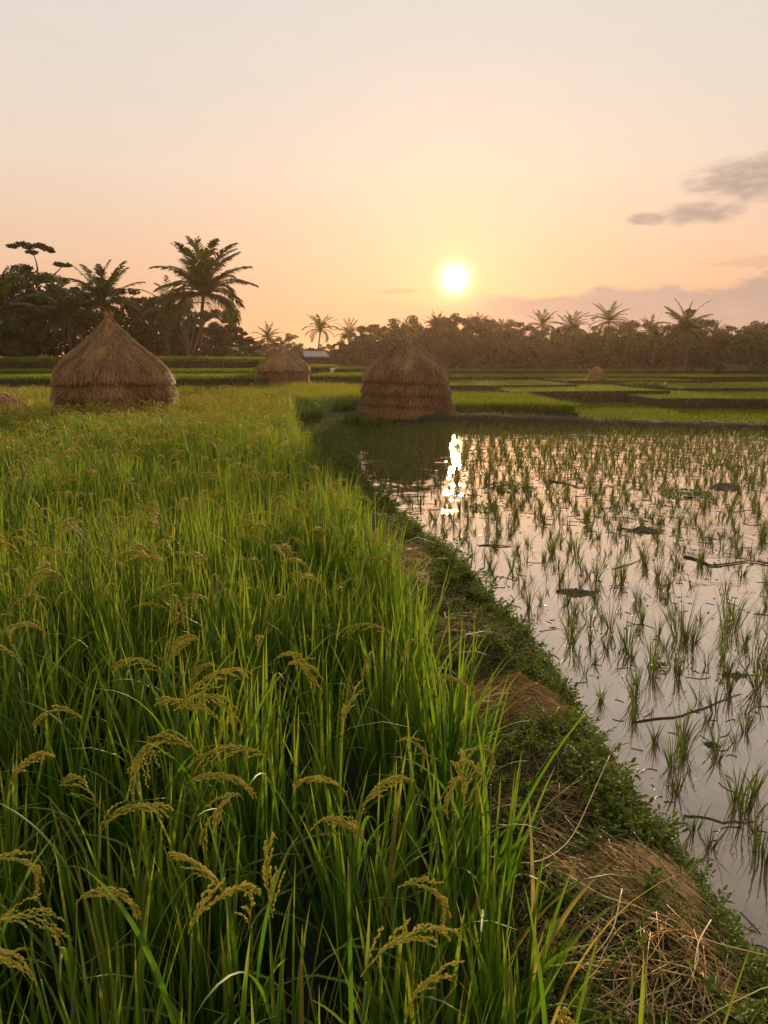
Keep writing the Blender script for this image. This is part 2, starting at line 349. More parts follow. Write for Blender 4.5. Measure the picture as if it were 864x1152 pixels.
# left rice field soil
def strip(y0, y1, n, xa, xb, m, zf, name, mt, label):
    ys = np.linspace(y0, y1, n); s = np.linspace(0, 1, m)
    Yg = np.repeat(ys[:, None], m, 1); Xg = xa(ys)[:, None] * (1 - s) + xb(ys)[:, None] * s
    i, j = np.meshgrid(np.arange(n - 1), np.arange(m - 1), indexing='ij'); q = i * m + j
    F = np.stack([q, q + 1, q + m + 1, q + m], -1).reshape(-1, 4)
    return tag(G().add(np.stack([Xg, Yg, zf(Xg, Yg)], -1), F).obj(name, mt), label, kind='structure')
strip(-4, 44, 100, lambda y: np.full_like(y, -45.), lambda y: np.where(y < 26, Lx(y) + .15, 6 + 0 * y), 60, lambda x, y: RICE_Z - .02 + .05 * fbm(x, y, 3), 'field_soil', M_soil, 'dark wet soil under the standing rice on the left')
strip(-3.5, 27.5, 520, lambda y: Lx(y) - .6 * (Wx(y) - Lx(y)), lambda y: Wx(y) + .25 * (Wx(y) - Lx(y)), 56, bund_h, 'earth_bund', M_bund, 'curved earth bund running between tall rice and flooded paddy')
xs = np.linspace(-2.2, 34, 420)
Xg = np.repeat(xs[:, None], 22, 1); Yg = cross_c(xs)[:, None] + np.linspace(-1.2, 1.2, 22)[None]
i, j = np.meshgrid(np.arange(419), np.arange(21), indexing='ij'); q = i * 22 + j
tag(G().add(np.stack([Xg, Yg, cross_h(Xg, Yg)], -1), np.stack([q, q + 22, q + 23, q + 1], -1).reshape(-1, 4)).obj('cross_bund', M_riser), 'low dark earth bund closing the far end of the flooded paddy', kind='structure')
strip(-4, 26.5, 60, lambda y: Wx(y) - 1.0, lambda y: np.full_like(y, 40.), 40, lambda x, y: WATER_Z + 0 * x, 'paddy_water', M_water, 'still muddy paddy water mirroring the orange sky')

# terraces: each slab is the plot above a grassy step
crop = G(); edge_grass = G(); RIS = []
def in_view(x, y, z, mx=40, my=60):
    u, v, d = project(x, y, z); return (d > .2) & (u > -mx) & (u < 864 + mx) & (v > -my) & (v < 1152 + my)
def slab(pts, depth, zbot, seed, hcrop=.35, dens=45, w=.018, name='rice_terrace', label=None, mtop=None, clump=.0, left=0, right=0):
    """pts: (u, v_top, Y) along the near edge from left to right; flat plot of height z behind it"""
    P = np.array([atY(*q) for q in pts]); n = 60; s = np.linspace(0, len(P) - 1, n)
    E = np.stack([np.interp(s, np.arange(len(P)), P[:, k]) for k in range(3)], -1)
    E[:, 2] = P[:, 2].mean(); E[:, 1] += .9 * fbm(E[:, 0] * .25, E[:, 1] * .1 + seed, seed, 3); ztop = E[0, 2]
    E[0, 0] -= left; E[-1, 0] += right
    back = E.copy(); back[:, 1] += depth
    rows = [np.concatenate([E[:, :2] - [0, .35], np.full((n, 1), zbot)], 1)]
    mid = E.copy(); mid[:, 1] -= .12; mid[:, 2] = zbot * .3 + ztop * .7 + .1 * fbm(E[:, 0] * 1.5, seed, 2); rows.append(mid)
    e2 = E.copy(); e2[:, 2] += .05; rows.append(e2); e3 = E.copy(); e3[:, 1] += .45; rows.append(e3); rows.append(back); bb = back.copy(); bb[:, 2] = zbot; rows.append(bb)
    V = np.stack(rows, 0); k = len(rows); i, j = np.meshgrid(np.arange(k - 1), np.arange(n - 1), indexing='ij'); q = i * n + j
    g = G().add(V, np.stack([q, q + 1, q + n + 1, q + n], -1).reshape(-1, 4))
    for c in (0, n - 1): g.F.append(np.array([[r * n + c for r in range(k)]]))
    tag(g.obj(name, mtop or M_riser, smooth=False), label, kind='structure')
    if dens:
        N = int(dens * (E[-1, 0] - E[0, 0]) * depth); a = rng.random(N); d_ = rng.random(N) ** 1.25
        x = E[0, 0] + (E[-1, 0] - E[0, 0]) * a; y = np.interp(x, E[:, 0], E[:, 1]) + .25 + d_ * (depth - .3)
        ok = in_view(x, y, ztop); x, y = x[ok], y[ok]; N = len(x)
        base = np.stack([x, y, np.full(N, ztop - .02)], -1)
        Lh = hcrop * U(.75, 1.15, N) * (.9 + .5 * fbm(x * .3, y * .3, 3))
        crop.merge(blades(base, Lh, U(0, 6.28, N), U(.02, .25, N), U(.1, .9, N), U(.7, 1.3, N) * w, 3))
    # rough grass on the step
    N = int((E[-1, 0] - E[0, 0]) * 60 * max(.5, (ztop - zbot))); x = U(E[0, 0], E[-1, 0], N); r = rng.random(N)
    y = np.interp(x, E[:, 0], E[:, 1]) - .36 + .34 * r; z = zbot + (ztop - zbot) * r * 1.02
    ok = in_view(x, y, z); x, y, z = x[ok], y[ok], z[ok]; N = len(x)
    edge_grass.merge(blades(np.stack([x, y, z], -1), U(.12, .4, N), U(3.6, 5.8, N), U(.2, .9, N), U(.3, 1.6, N), U(.012, .03, N), 3))
# left side steps (behind the big rice field)
slab([(-90, 429, 37), (60, 429, 37.5), (196, 427, 38), (285, 426, 40)], 14, -.3, 1, .34, 60, .02, label='low left terrace plot behind the tall straw stack', left=6)
slab([(-90, 419, 47), (100, 418, 47), (250, 419, 47.5), (292, 421, 48)], 12, -.2, 2, .3, 50, .02, label='middle left terrace plot with a dark grassy step', left=8)
slab([(-90, 406, 56), (80, 406, 56), (200, 407, 57), (262, 409, 58), (296, 411, 59)], 20, 0., 3, .55, 60, .025, label='upper left terrace plot under the coconut palm', left=10)
slab([(255, 414, 60), (330, 413, 60), (372, 416, 61)], 16, 0., 4, .35, 40, .025, label='terrace plot behind the small straw stack')
slab([(345, 425, 48), (400, 424, 48), (470, 425, 48)], 12, -.3, 5, .3, 50, .02, label='terrace plot between the small and middle straw stacks')
slab([(330, 416, 66), (390, 415, 66), (440, 417, 66)], 20, -.3, 6, .3, 30, .025, label='far terrace plot left of the middle straw stack')
# plots straight behind the cross bund
def plot(poly_u, z, y0, y1, seed, h, dens, w, label, edge=None):
    u0, u1 = poly_u
    x0, x1 = atY(u0, 440, y0)[0], atY(u1, 440, y0)[0]
    return x0, x1
slab([(500, 463, 26.6), (560, 464, 26.4), (625, 465, 25.6), (650, 466, 25.2)], 9, -.5, 7, .5, 170, .016, label='small plot of yellowing rice behind the middle straw stack')
slab([(630, 482, 24.6), (740, 482, 23.4), (880, 486, 21.8)], 17, -.6, 8, .20, 150, .014, label='broad bright green plot at the right behind the bund', right=12)
slab([(745, 450, 33), (800, 449, 33), (890, 450, 32.5)], 12, -.4, 9, .13, 80, .016, label='right terrace plot with a long dark step', right=10)
slab([(580, 441, 37), (650, 440, 37.5), (715, 441, 38), (752, 442, 38.5)], 12, -.4, 10, .12, 60, .018, label='plot with a brown step right of the middle straw stack')
slab([(770, 438, 42), (820, 437, 42), (890, 438, 42)], 14, -.4, 11, .12, 50, .02, label='narrow terrace plot towards the right edge', right=10)
slab([(500, 435, 44), (560, 433, 44), (610, 433, 45), (648, 435, 46)], 14, -.4, 12, .12, 50, .02, label='brown stepped plot behind the yellowing rice')
slab([(640, 429, 55), (720, 428, 55), (800, 430, 54)], 14, -.4, 13, .12, 35, .022, label='bright strip of terrace in front of the far straw stack')
slab([(500, 424, 64), (580, 423, 64), (700, 425, 66), (900, 426, 64)], 25, -.5, 14, .14, 28, .026, label='long far terrace strip below the trees', right=15)
slab([(430, 417, 82), (560, 416, 82), (680, 418, 84), (900, 419, 82)], 45, -.5, 15, .16, 12, .035, label='last terrace strip before the tree line', right=20, left=40)
slab([(676, 428, 58), (712, 427, 58), (748, 428, 58)], 3.5, -.4, 16, .2, 0, .02, name='flooded_plot', label='narrow pale flooded plot in front of the trees', mtop=M_mud)
tag(crop.obj('terrace_rice', M_terr), 'bright young rice growing on the far terraces', 'rice crop', kind='stuff')
# grass on the cross bund and the far bank as well
N = 9000; x = U(-2, 30, N); y = cross_c(x) + U(-.95, .9, N); z = cross_h(x, y) - .02; ok = in_view(x, y, z) & (vn(x * 1.2, y * 1.2, 3) > .36); x, y, z = x[ok], y[ok], z[ok]; N = len(x)
edge_grass.merge(blades(np.stack([x, y, z], -1), U(.05, .2, N), U(0, 6.28, N), U(.1, .8, N), U(.3, 1.5, N), U(.008, .016, N), 3))
tag(edge_grass.obj('rough_grass', M_grass), 'rough grass hanging over terrace steps and the far bund', 'grass', kind='stuff')

# ------------------------------------------------------------------ straw stacks
def stack(name, label, loc, prof_cap, tiers, seed, n=1.0, wd=.015, group='conical straw stacks in the fields'):
    """prof_cap: (z, r) from eave to apex; tiers: [(z0, r0, z1, r1)] below it, lowest first"""
    root = empty(name, loc, seed * 1.3, label, 'straw stack', group)
    def wob(th, z): return 1 + .045 * np.sin(3 * th + seed + z) + .02 * np.sin(7 * th + 2 * z + seed)
    def lathe(zr, part, k=64):
        zz = np.array(zr); th = np.linspace(0, 2 * np.pi, k, endpoint=False)
        V = np.stack([(zz[:, 1:] - .05).clip(.01) * np.cos(th) * wob(th, zz[:, :1]), (zz[:, 1:] - .05).clip(.01) * np.sin(th) * wob(th, zz[:, :1]), zz[:, :1] + 0 * th], -1)
        i, j = np.meshgrid(np.arange(len(zz) - 1), np.arange(k), indexing='ij'); a = i * k + j; c = i * k + (j + 1) % k
        return G().add(V, np.stack([a, c, c + k, a + k], -1).reshape(-1, 4), .2)
    def strands(zr, N, Lm, spread=.12, lift=.03, zend=None):
        zz = np.array(zr); seg = np.linalg.norm(np.diff(zz, axis=0), axis=1); s = np.concatenate([[0], np.cumsum(seg)])
        S0 = s[-1] * (rng.random(N) ** .75 if len(zr) > 3 else U(.35, 1.05, N)); S0 = np.minimum(S0, s[-1]); L = Lm * U(.5, 1.25, N); hang = U(-.02, .13, N) ** 1.0
        th = U(0, 6.283, N); dth = rng.normal(0, spread, N); K = 4; P = []
        # arc length runs from apex (0) to eave
        zr_ = zz[::-1]; s_ = s[-1] - s[::-1]
        S1 = s[-1] - S0
        for q in np.linspace(0, 1, K):
            ss = np.minimum(S1 + L * q, s[-1] + hang); r = np.interp(ss, s_, zr_[:, 1]); z = np.interp(ss, s_, zr_[:, 0])
            over = np.maximum(ss - s_[-1], 0); z = z - over * .92; r = r + over * .22
            t_ = th + dth * q * L / np.maximum(r, .25); rr = (r + lift * (.2 + q) * U(.2, 1.6, N) * (1 if q < 1 else 1.4)) * wob(t_, z)
            P.append(np.stack([rr * np.cos(t_), rr * np.sin(t_), z], -1))
        P = np.stack(P, 1); sd = np.stack([-np.sin(th), np.cos(th), rng.normal(0, .3, N)], -1)
        patch = vn(th * 5, S1 * 2, seed)
        return ribbons(P, sd, (wd * U(.4, 1.2, N))[:, None] * np.array([1, 1, .9, .35]), np.clip(rng.beta(1.6, 2.4, N) * .8 + .35 * (patch - .4), 0, 1))
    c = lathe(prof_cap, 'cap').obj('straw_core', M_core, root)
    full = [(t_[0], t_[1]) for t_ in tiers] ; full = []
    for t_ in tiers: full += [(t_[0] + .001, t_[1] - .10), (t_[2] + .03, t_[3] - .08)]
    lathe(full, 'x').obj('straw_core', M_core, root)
    strands(prof_cap, int(15000 * n), .55).obj('straw_cap', M_stack, root)
    # wild wisps at the tip
    N = int(120 * n); a = U(0, 6.28, N); zt = prof_cap[-1][0]
    blades(np.stack([.04 * np.cos(a), .04 * np.sin(a), np.full(N, zt - .12)], -1), U(.12, .32, N), a, U(0, .5, N), U(.2, 2.2, N), np.full(N, wd * .5), 4).obj('straw_tip', M_stack, root)
    for t_ in tiers[::-1]:
        g = strands([(t_[0], t_[1]), ((t_[0] + t_[2]) / 2, (t_[1] + t_[3]) / 2 + .02), (t_[2] + .05, t_[3])], int(8500 * n), (t_[2] - t_[0]) * .8, .2, .05)
        g.obj('straw_tier', M_stack, root)
    return root
CAPC = [(1.20, 1.46), (1.36, 1.44), (1.52, 1.38), (1.68, 1.26), (1.80, 1.09), (1.94, .85), (2.10, .62), (2.30, .42), (2.48, .27), (2.60, .15), (2.65, .05)]
TC = [(.0, 1.68, .42, 1.42), (.40, 1.54, .80, 1.34), (.78, 1.48, 1.26, 1.27)]
stack('straw_stack', 'conical straw stack with three ledges on the corner of the bund by the water', (.80, 25.9, .0), CAPC, TC, 1).rotation_euler.x = .025
CAPL = [(1.36, 1.66), (1.5, 1.60), (1.66, 1.50), (1.85, 1.32), (2.02, 1.10), (2.2, .86), (2.4, .60), (2.62, .36), (2.82, .17), (3.0, .04)]
TL = [(.0, 1.78, .55, 1.60), (.52, 1.76, .98, 1.52), (.95, 1.70, 1.40, 1.48)]
stack('straw_stack', 'large pointed straw stack standing in the tall rice at the left', (-7.28, 20.2, -.1), CAPL, TL, 2, 1.2).scale = (.90, .90, 1.03)
CAPS = [(1.2, 1.60), (1.45, 1.5), (1.65, 1.3), (1.95, .9), (2.2, .55), (2.45, .22), (2.58, .05)]
x_, y_, _ = atY(320, 434, 45)
stack('straw_stack', 'smaller straw stack in the middle distance behind the rice field', (x_, y_, .12), CAPS, TC, 3, .45, .024)
x_, y_, z_ = atY(670.5, 427.5, 60.5)
o = stack('straw_stack', 'tiny rounded straw stack far off below the tree line', (x_, y_, z_ - .15), [(.55, .62), (.75, .58), (.95, .45), (1.12, .25), (1.2, .05)], [(.0, .56, .30, .61), (.28, .63, .60, .62)], 4, .12, .03)
# straw heap beyond the left edge of the rice
def heap(name, label, cx, cy, z0, rx, ry, h, N, L, w, m=M_straw, group=None, flat=.6, dirn=None, ds=.9, zf=None, cat='straw pile', core=True):
    root = empty(name, (cx, cy, z0), 0, label, cat, group)
    a = U(0, 6.28, N); r = np.sqrt(rng.random(N)); x = rx * r * np.cos(a); y = ry * r * np.sin(a)
    base_z = (zf(cx + x, cy + y) - z0) if zf else 0
    z = base_z + h * (1 - r ** 2) * rng.random(N) ** flat + .01
    ph = (U(0, 6.28, N) if dirn is None else rng.normal(dirn, ds, N)); l = L * U(.4, 1.3, N)
    K = 7; s = np.linspace(-.5, .5, K); bend = rng.normal(0, .5, N); tilt = rng.normal(0, .16, N)
    px = x[:, None] + l[:, None] * (s * np.cos(ph)[:, None] - bend[:, None] * (s ** 2 - .12) * np.sin(ph)[:, None])
    py = y[:, None] + l[:, None] * (s * np.sin(ph)[:, None] + bend[:, None] * (s ** 2 - .12) * np.cos(ph)[:, None])
    rr = np.sqrt((px / rx) ** 2 + (py / ry) ** 2)
    hz = (zf(cx + px, cy + py) - z0 if zf else 0) + h * np.clip(1 - rr ** 2, 0, 1) * np.clip((z - base_z) / np.maximum(h * (1 - r ** 2), .05 * h), 0, 1)[:, None]
    pz = np.maximum(hz + l[:, None] * (s * tilt[:, None]) * .6, (zf(cx + px, cy + py) - z0 if zf else 0) + .004) + .01
    tubes(np.stack([px, py, pz], -1), (w * U(.5, 1.1, N))[:, None] * np.array([.8, 1, 1, 1, .9, .7, .4]), 3).obj('stalks', m, root)
    if core:
        k = 28; th = np.linspace(0, 2 * np.pi, k, endpoint=False); V = []
        for q in (1.0, .75, .45, .12):
            xx, yy = rx * q * .9 * np.cos(th), ry * q * .9 * np.sin(th)
            V.append(np.stack([xx, yy, (zf(cx + xx, cy + yy) - z0 if zf else 0 * xx) + h * .75 * (1 - q * q) - .02], -1))
        V = np.stack(V); i, j = np.meshgrid(np.arange(3), np.arange(k), indexing='ij'); A_ = i * k + j; C_ = i * k + (j + 1) % k
        g = G().add(V, np.stack([A_, C_, C_ + k, A_ + k], -1).reshape(-1, 4)); g.F.append(np.arange(3 * k, 4 * k)[None]); g.obj('matted_straw', M_core, root)
    return root
heap('straw_heap', 'long low heap of cut straw at the left edge of the photo', -11.3, 20.0, -.15, 2.6, 1.6, 1.36, 11000, .5, .008, M_straw, flat=.15)

# ------------------------------------------------------------------ trees
def tree_meshes(seed, h=8.0, w=3.2, base=.25, nl=46, leaf=.20, per=110, flat=.6, umbrella=False):
    r_ = np.random.default_rng(seed)
    lean = r_.normal(0, .25, 2)
    S = 7; s = np.linspace(0, 1, S)
    trunk = np.stack([lean[0] * s ** 2, lean[1] * s ** 2, s * h * .62], -1)[None]
    g = tubes(trunk, (h * .022 * (1.3 - s))[None], 6, np.array([.5]))
    C = []; k = 0
    for i in range(nl):
        a = r_.uniform(0, 6.283); q = r_.random() ** .7
        zz = base * h + (1 - base) * h * (r_.random() if not umbrella else .45 + .55 * r_.random() ** .6)
        f = (zz / h - base) / (1 - base); env = w * (np.sin(np.pi * min(.97, .12 + .80 * f)) ** .6)
        rr = env * np.sqrt(q) * (.8 + .35 * r_.random())
        C.append((rr * np.cos(a), rr * np.sin(a), zz, (.16 + .12 * r_.random()) * w * (1.2 - .4 * f)))
    C = np.array(C)
    L = []
    for c in C[::2]:
        z0 = min(h * .58, c[2] * .6); p0 = np.array([lean[0] * (z0 / h / .62) ** 2, lean[1] * (z0 / h / .62) ** 2, z0]); tt = np.linspace(0, 1, 5)[:, None]
        L.append(p0 * (1 - tt) + np.array(c[:3]) * tt + np.array([0, 0, 1]) * (.35 * np.sin(tt * np.pi) * -.3) + r_.normal(0, .05, (5, 3)) * (tt > 0))
    g.merge(tubes(np.array(L), (h * .008 * np.array([1, .8, .6, .4, .2]))[None].repeat(len(L), 0), 4))
    n = per; cc = np.repeat(C, n, 0); N = len(cc)
    d = r_.normal(0, 1, (N, 3)); d /= np.linalg.norm(d, axis=1, keepdims=True); rad = (r_.random(N) ** .45)[:, None] * cc[:, 3:4]
    pos = cc[:, :3] + d * rad * np.array([1.15, 1.15, flat])
    a = r_.normal(0, 1, (N, 3)); a /= np.linalg.norm(a, axis=1, keepdims=True); bb = np.cross(a, r_.normal(0, 1, (N, 3))); bb /= np.linalg.norm(bb, axis=1, keepdims=True)
    sz = (leaf * r_.uniform(.5, 1.1, N))[:, None]
    V = np.stack([pos - a * sz, pos + bb * sz * .45, pos + a * sz, pos - bb * sz * .45], 1)
    cr = G().add(V.reshape(-1, 3), np.arange(N * 4).reshape(-1, 4), np.repeat(np.clip(np.repeat(r_.random(nl), n) * .6 + r_.random(N) * .4, 0, 1), 4))
    return g, cr
def tree_thing(name, label, seed, loc, cat='tree', group=None, **k):
    g, cr = tree_meshes(seed, **k); root = empty(name, loc, 0, label, cat, group)
    g.obj('trunk', M_bark, root); cr.obj('crown', M_tree, root, smooth=False); return root
def frond(L, droop, rise, nl=30, ll=.9, S=9, seed=0, ragged=.15):
    """one palm frond pointing along +x from the origin"""
    r_ = np.random.default_rng(seed); s = np.linspace(0, 1, S)
    th = rise - droop * s ** 1.3; ds = L / (S - 1)
    P = np.stack([np.concatenate([[0], np.cumsum(np.cos(th[1:]) * ds)]), .03 * L * np.sin(s * 2 + seed), np.concatenate([[0], np.cumsum(np.sin(th[1:]) * ds)])], -1)
    g = tubes(P[None], (.035 * (1.15 - s))[None] * L / 3.5, 4, np.array([.9]))
    t = np.linspace(.14, .99, nl).repeat(2); sg = np.tile([1., -1.], nl); n = len(t)
    keep = r_.random(n) > ragged * .7; t, sg = t[keep], sg[keep]; n = len(t)
    B = np.stack([np.interp(t, s, P[:, k]) for k in range(3)], -1); thb = np.interp(t, s, th)
    l = ll * (np.sin(np.pi * (.14 + .80 * t)) ** .7) * r_.uniform(.8, 1.15, n)
    fw = np.stack([np.cos(thb), 0 * thb, np.sin(thb)], -1); lat = np.stack([0 * t, sg, 0 * t], -1)
    d0 = norm(fw * (.35 + .7 * t)[:, None] + lat * .85 + np.array([0, 0, .12]))
    Q = np.stack([B, B + d0 * l[:, None] * .5 + np.array([0, 0, -1.]) * (l * .05)[:, None], B + d0 * l[:, None] * .95 + np.array([0, 0, -1.]) * (l * .34 * r_.uniform(.6, 1.3, n))[:, None]], 1)
    side = np.cross(d0, np.array([0, 0, 1.])) + np.array([0, 0, .6]) * sg[:, None]
    g.merge(ribbons(Q, side, (L / 3.5 * .042 * np.array([.8, 1.0, .12]))[None].repeat(n, 0), r_.random(n) * .8)); return g
def palm(name, label, loc, h, L, nf=24, seed=0, lean=(.3, 0), parts=False, nl=26, group=None, trunk_r=.15):
    r_ = np.random.default_rng(seed + 100); root = empty(name, loc, 0, label, 'palm tree', group)
    S = 12; s = np.linspace(0, 1, S); T = np.stack([lean[0] * s ** 1.7, lean[1] * s ** 1.7, s * h], -1)
    rad = trunk_r * (1.0 - .45 * s); rad[0] *= 1.6; rad[-1] *= 1.3
    tubes(T[None], rad[None], 8, np.array([.5])).obj('trunk', M_bark, root)
    allf = G()
    for k in range(nf):
        a = k * 2.39996 + r_.normal(0, .12); f = k / (nf - 1)
        rise = 1.45 - 1.6 * f + r_.normal(0, .14); droop = .60 + .85 * f + r_.normal(0, .2)
        g = frond(L * (.82 + .25 * np.sin(np.pi * min(1, f + .2))) * r_.uniform(.9, 1.08), droop, rise, nl, .235 * L, 9, seed * 50 + k, .12 + .15 * r_.random())
        if parts:
            o = g.obj('frond', M_palm, root, smooth=False); o.location = T[-1]; o.rotation_euler = (0, 0, a)
        else: allf.scatter(g, T[-1][None], np.array([a]), [1.0], [r_.random()])
    if not parts: allf.obj('fronds', M_palm, root, smooth=False)
    N = 9; a = U(0, 6.28, N)                        # nuts under the crown
    co = G()
    for q in a:
        th, ph = np.meshgrid(np.linspace(0, np.pi, 5), np.linspace(0, 2 * np.pi, 6, endpoint=False), indexing='ij')
        V = .11 * np.stack([np.sin(th) * np.cos(ph), np.sin(th) * np.sin(ph), 1.2 * np.cos(th)], -1) + T[-1] + np.array([.22 * np.cos(q), .22 * np.sin(q), -.18])
        i, j = np.meshgrid(np.arange(4), np.arange(6), indexing='ij'); A_ = i * 6 + j; C_ = i * 6 + (j + 1) % 6
        co.add(V, np.stack([A_, A_ + 6, C_ + 6, C_], -1).reshape(-1, 4), .5)
    co.obj('coconuts', M_bark, root)
    return root
# big coconut palm and the grove at the left
def place(u, v, Yd): return atY(u, v, Yd)
x_, y_, z_ = place(226, 404, 76); xt, _, zt = place(229, 330, 76)
palm('coconut_palm', 'tallest coconut palm on the left terrace, full crown against the sky', (x_, y_, z_), zt - z_, 5.7, 38, 1, (xt - x_, 0), True, 40, trunk_r=.26)
x_, y_, z_ = place(118, 404, 72); xt, _, zt = place(116, 343, 72)
palm('coconut_palm', 'coconut palm rising from the dark trees left of the tallest palm', (x_, y_, z_), zt - z_, 4.6, 22, 2, (xt - x_, 0), True, 38, trunk_r=.2)
x_, y_, z_ = place(80, 405, 70); xt, _, zt = place(78, 358, 70)
palm('coconut_palm', 'lower palm with wide pale fronds behind the large straw stack', (x_, y_, z_), zt - z_, 4.4, 21, 3, (xt - x_, 0), True, 38, trunk_r=.2)
x_, y_, z_ = place(-6, 405, 68); xt, _, zt = place(-2, 352, 68)
palm('coconut_palm', 'palm cut by the left edge of the photo, drooping fronds', (x_, y_, z_), zt - z_, 4.6, 24, 4, (xt - x_, 0), True, 38, trunk_r=.2)
x_, y_, z_ = place(188, 404, 74); xt, _, zt = place(190, 352, 74)
palm('coconut_palm', 'short dark palm tucked under the tallest palm', (x_, y_, z_), zt - z_, 3.8, 18, 5, (xt - x_, 0), False, 24, trunk_r=.2)
# tall umbrella-topped tree at far left: long bare limb with flat leaf layers
def umbrella_tree():
    Yd = 79; x0, y0, z0 = place(38, 404, Yd)
    root = empty('umbrella_tree', (x0, y0, z0), 0, 'tall thin tree at far left with flat layered leaf tiers above the grove', 'tree')
    def q(u, v, dy=0): a = place(u, v, Yd); return [a[0] - x0, dy, a[2] - z0]
    L = [[q(38, 404), q(40, 370), q(42, 340), q(42, 315), q(42, 300)], [q(42, 315), q(42, 303), q(41, 296), q(39, 289), q(33, 283)], [q(42, 318), q(50, 312, 1), q(58, 306, 1), q(64, 300, 1), q(67, 297, 1)], [q(42, 330), q(32, 326), q(22, 322), q(16, 318), q(14, 316)], [q(42, 330), q(54, 328), q(62, 326), q(70, 322), q(74, 320)]]
    tubes(np.array(L), np.array([[.24, .2, .16, .13, .09]] + [[.09, .08, .07, .05, .03]] * 4), 5).obj('trunk', M_bark, root)
    C = [(14, 277, 0, 5), (24, 275, 0, 6), (34, 277, 0, 8), (44, 276, 0, 6), (52, 279, 0, 6), (36, 284, 0, 5), (58, 283, 0, 3), (62, 296, 1, 6), (70, 297, 1, 5), (20, 318, 0, 9), (30, 312, 0, 10), (44, 310, 0, 11), (58, 312, 0, 10), (70, 316, 0, 8), (38, 322, -1, 12), (14, 326, 0, 10), (60, 326, 1, 11), (34, 335, 0, 13), (50, 338, 0, 12), (66, 336, 0, 10), (20, 342, 0, 12), (5, 332, 0, 10), (78, 332, 0, 7), (10, 350, 0, 13), (30, 356, 0, 14), (50, 358, 0, 14), (70, 354, 0, 12)]
    cc = []; 
    for (u, v, dy, r) in C: cc.append(q(u, v, dy) + [r * Yd / F_PX])
    cc = np.array(cc); n = 130; k = np.repeat(cc, n, 0); N = len(k); d = norm(rng.normal(0, 1, (N, 3))); pos = k[:, :3] + d * (rng.random(N) ** .5)[:, None] * k[:, 3:4] * np.array([1.25, 1.3, .42])
    a = norm(rng.normal(0, 1, (N, 3)) * [1, 1, .5]); bb = norm(np.cross(a, rng.normal(0, 1, (N, 3)))); sz = U(.12, .26, N)[:, None]
    V = np.stack([pos - a * sz, pos + bb * sz * .5, pos + a * sz, pos - bb * sz * .5], 1)
    G().add(V.reshape(-1, 3), np.arange(N * 4).reshape(-1, 4), np.repeat(rng.random(N), 4)).obj('crown', M_tree, root, smooth=False)
umbrella_tree()
grove = [(34, 82, 303, 3.3, 'tall dark tree at far left under the layered thin tree'), (8, 78, 322, 3.6, 'broad dark tree at the left edge behind the palm fronds'), (62, 80, 328, 3.6, 'rounded dark tree between the two leftmost palms'), (96, 83, 326, 3.4, 'dark tree behind the palm above the large straw stack'), (140, 82, 328, 3.6, 'dense dark tree right of the palm above the straw stack'), (170, 85, 338, 3.2, 'dark tree directly left of the tallest palm'),
         (200, 84, 345, 3.0, 'low dark tree under the left fronds of the tallest palm'), (245, 86, 352, 2.8, 'leafy tree directly right of the tallest palm trunk'), (262, 88, 372, 2.2, 'small rounded tree at the right end of the left grove'), (150, 76, 365, 2.6, 'low bushy tree in front of the dark grove'), (210, 79, 370, 2.2, 'bushy tree at the foot of the tallest palm'), (30, 76, 358, 2.6, 'bushy tree low in the left corner of the grove')]
for k, (u, Yd, vt, w, lb) in enumerate(grove):
    x_, y_, z_ = place(u, 403, Yd); zt = place(u, vt, Yd)[2]
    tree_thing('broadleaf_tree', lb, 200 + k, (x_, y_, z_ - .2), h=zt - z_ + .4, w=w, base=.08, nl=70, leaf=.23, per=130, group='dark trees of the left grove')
# pale bare branches beside the palm
def bare():
    x0, y0, z0 = place(214, 404, 74.5); root = empty('dead_tree', (x0, y0, z0), 0, 'pale bare branches beside the trunk of the tallest palm', 'dead tree'); L = []
    for k in range(7):
        dx = (k - 3) * .22; hh = rng.uniform(2.4, 4.4); s = np.linspace(0, 1, 6)
        L.append(np.stack([dx * .3 + dx * 2.0 * s ** 1.3 + .1 * np.sin(s * 5 + k), .3 * np.sin(k + s), hh * s], -1))
    tubes(np.array(L), (np.array([.09, .075, .06, .05, .04, .02]))[None].repeat(7, 0), 5).obj('branches', M_pale, root)
bare()
# shrubs on the left terrace edge
sh = [(8, 66, 388, 1.8), (25, 67, 391, 1.4), (268, 70, 391, 1.2), (285, 72, 390, 1.3), (250, 71, 392, 1.1), (180, 70, 393, 1.0), (232, 70, 392, 1.2)]
shl = ['rounded shrub at the left edge on the upper terrace', 'low shrub next to the one at the left edge', 'leafy shrub right of the tallest palm on the terrace edge', 'light green shrub at the right end of the upper terrace', 'low shrub close right of the palm trunk', 'shrub under the short dark palm', 'shrub at the foot of the tallest palm']
for k, (u, Yd, vt, w) in enumerate(sh):
    x_, y_, z_ = place(u, 404, Yd); zt = place(u, vt, Yd)[2]
    tree_thing('shrub', shl[k], 300 + k, (x_, y_, z_ - .1), 'shrub', 'shrubs on the upper terrace', h=zt - z_ + .3, w=w, base=.02, nl=18, leaf=.14, per=90)

for k, (u, v, Yd, vt, w, lb) in enumerate([(790, 424, 80, 408, 2.0, 'pale green bush left of the dark hut'), (556, 424, 84, 411, 1.6, 'small dark bush right of the middle straw stack'), (850, 424, 82, 405, 2.6, 'wide green bush right of the dark hut')]):
    x_, y_, z_ = place(u, v, Yd); zt = place(u, vt, Yd)[2]
    tree_thing('shrub', lb, 340 + k, (x_, y_, z_ - .1), 'shrub', 'shrubs on the right terraces', h=zt - z_ + .2, w=w, base=.02, nl=18, leaf=.12, per=90)
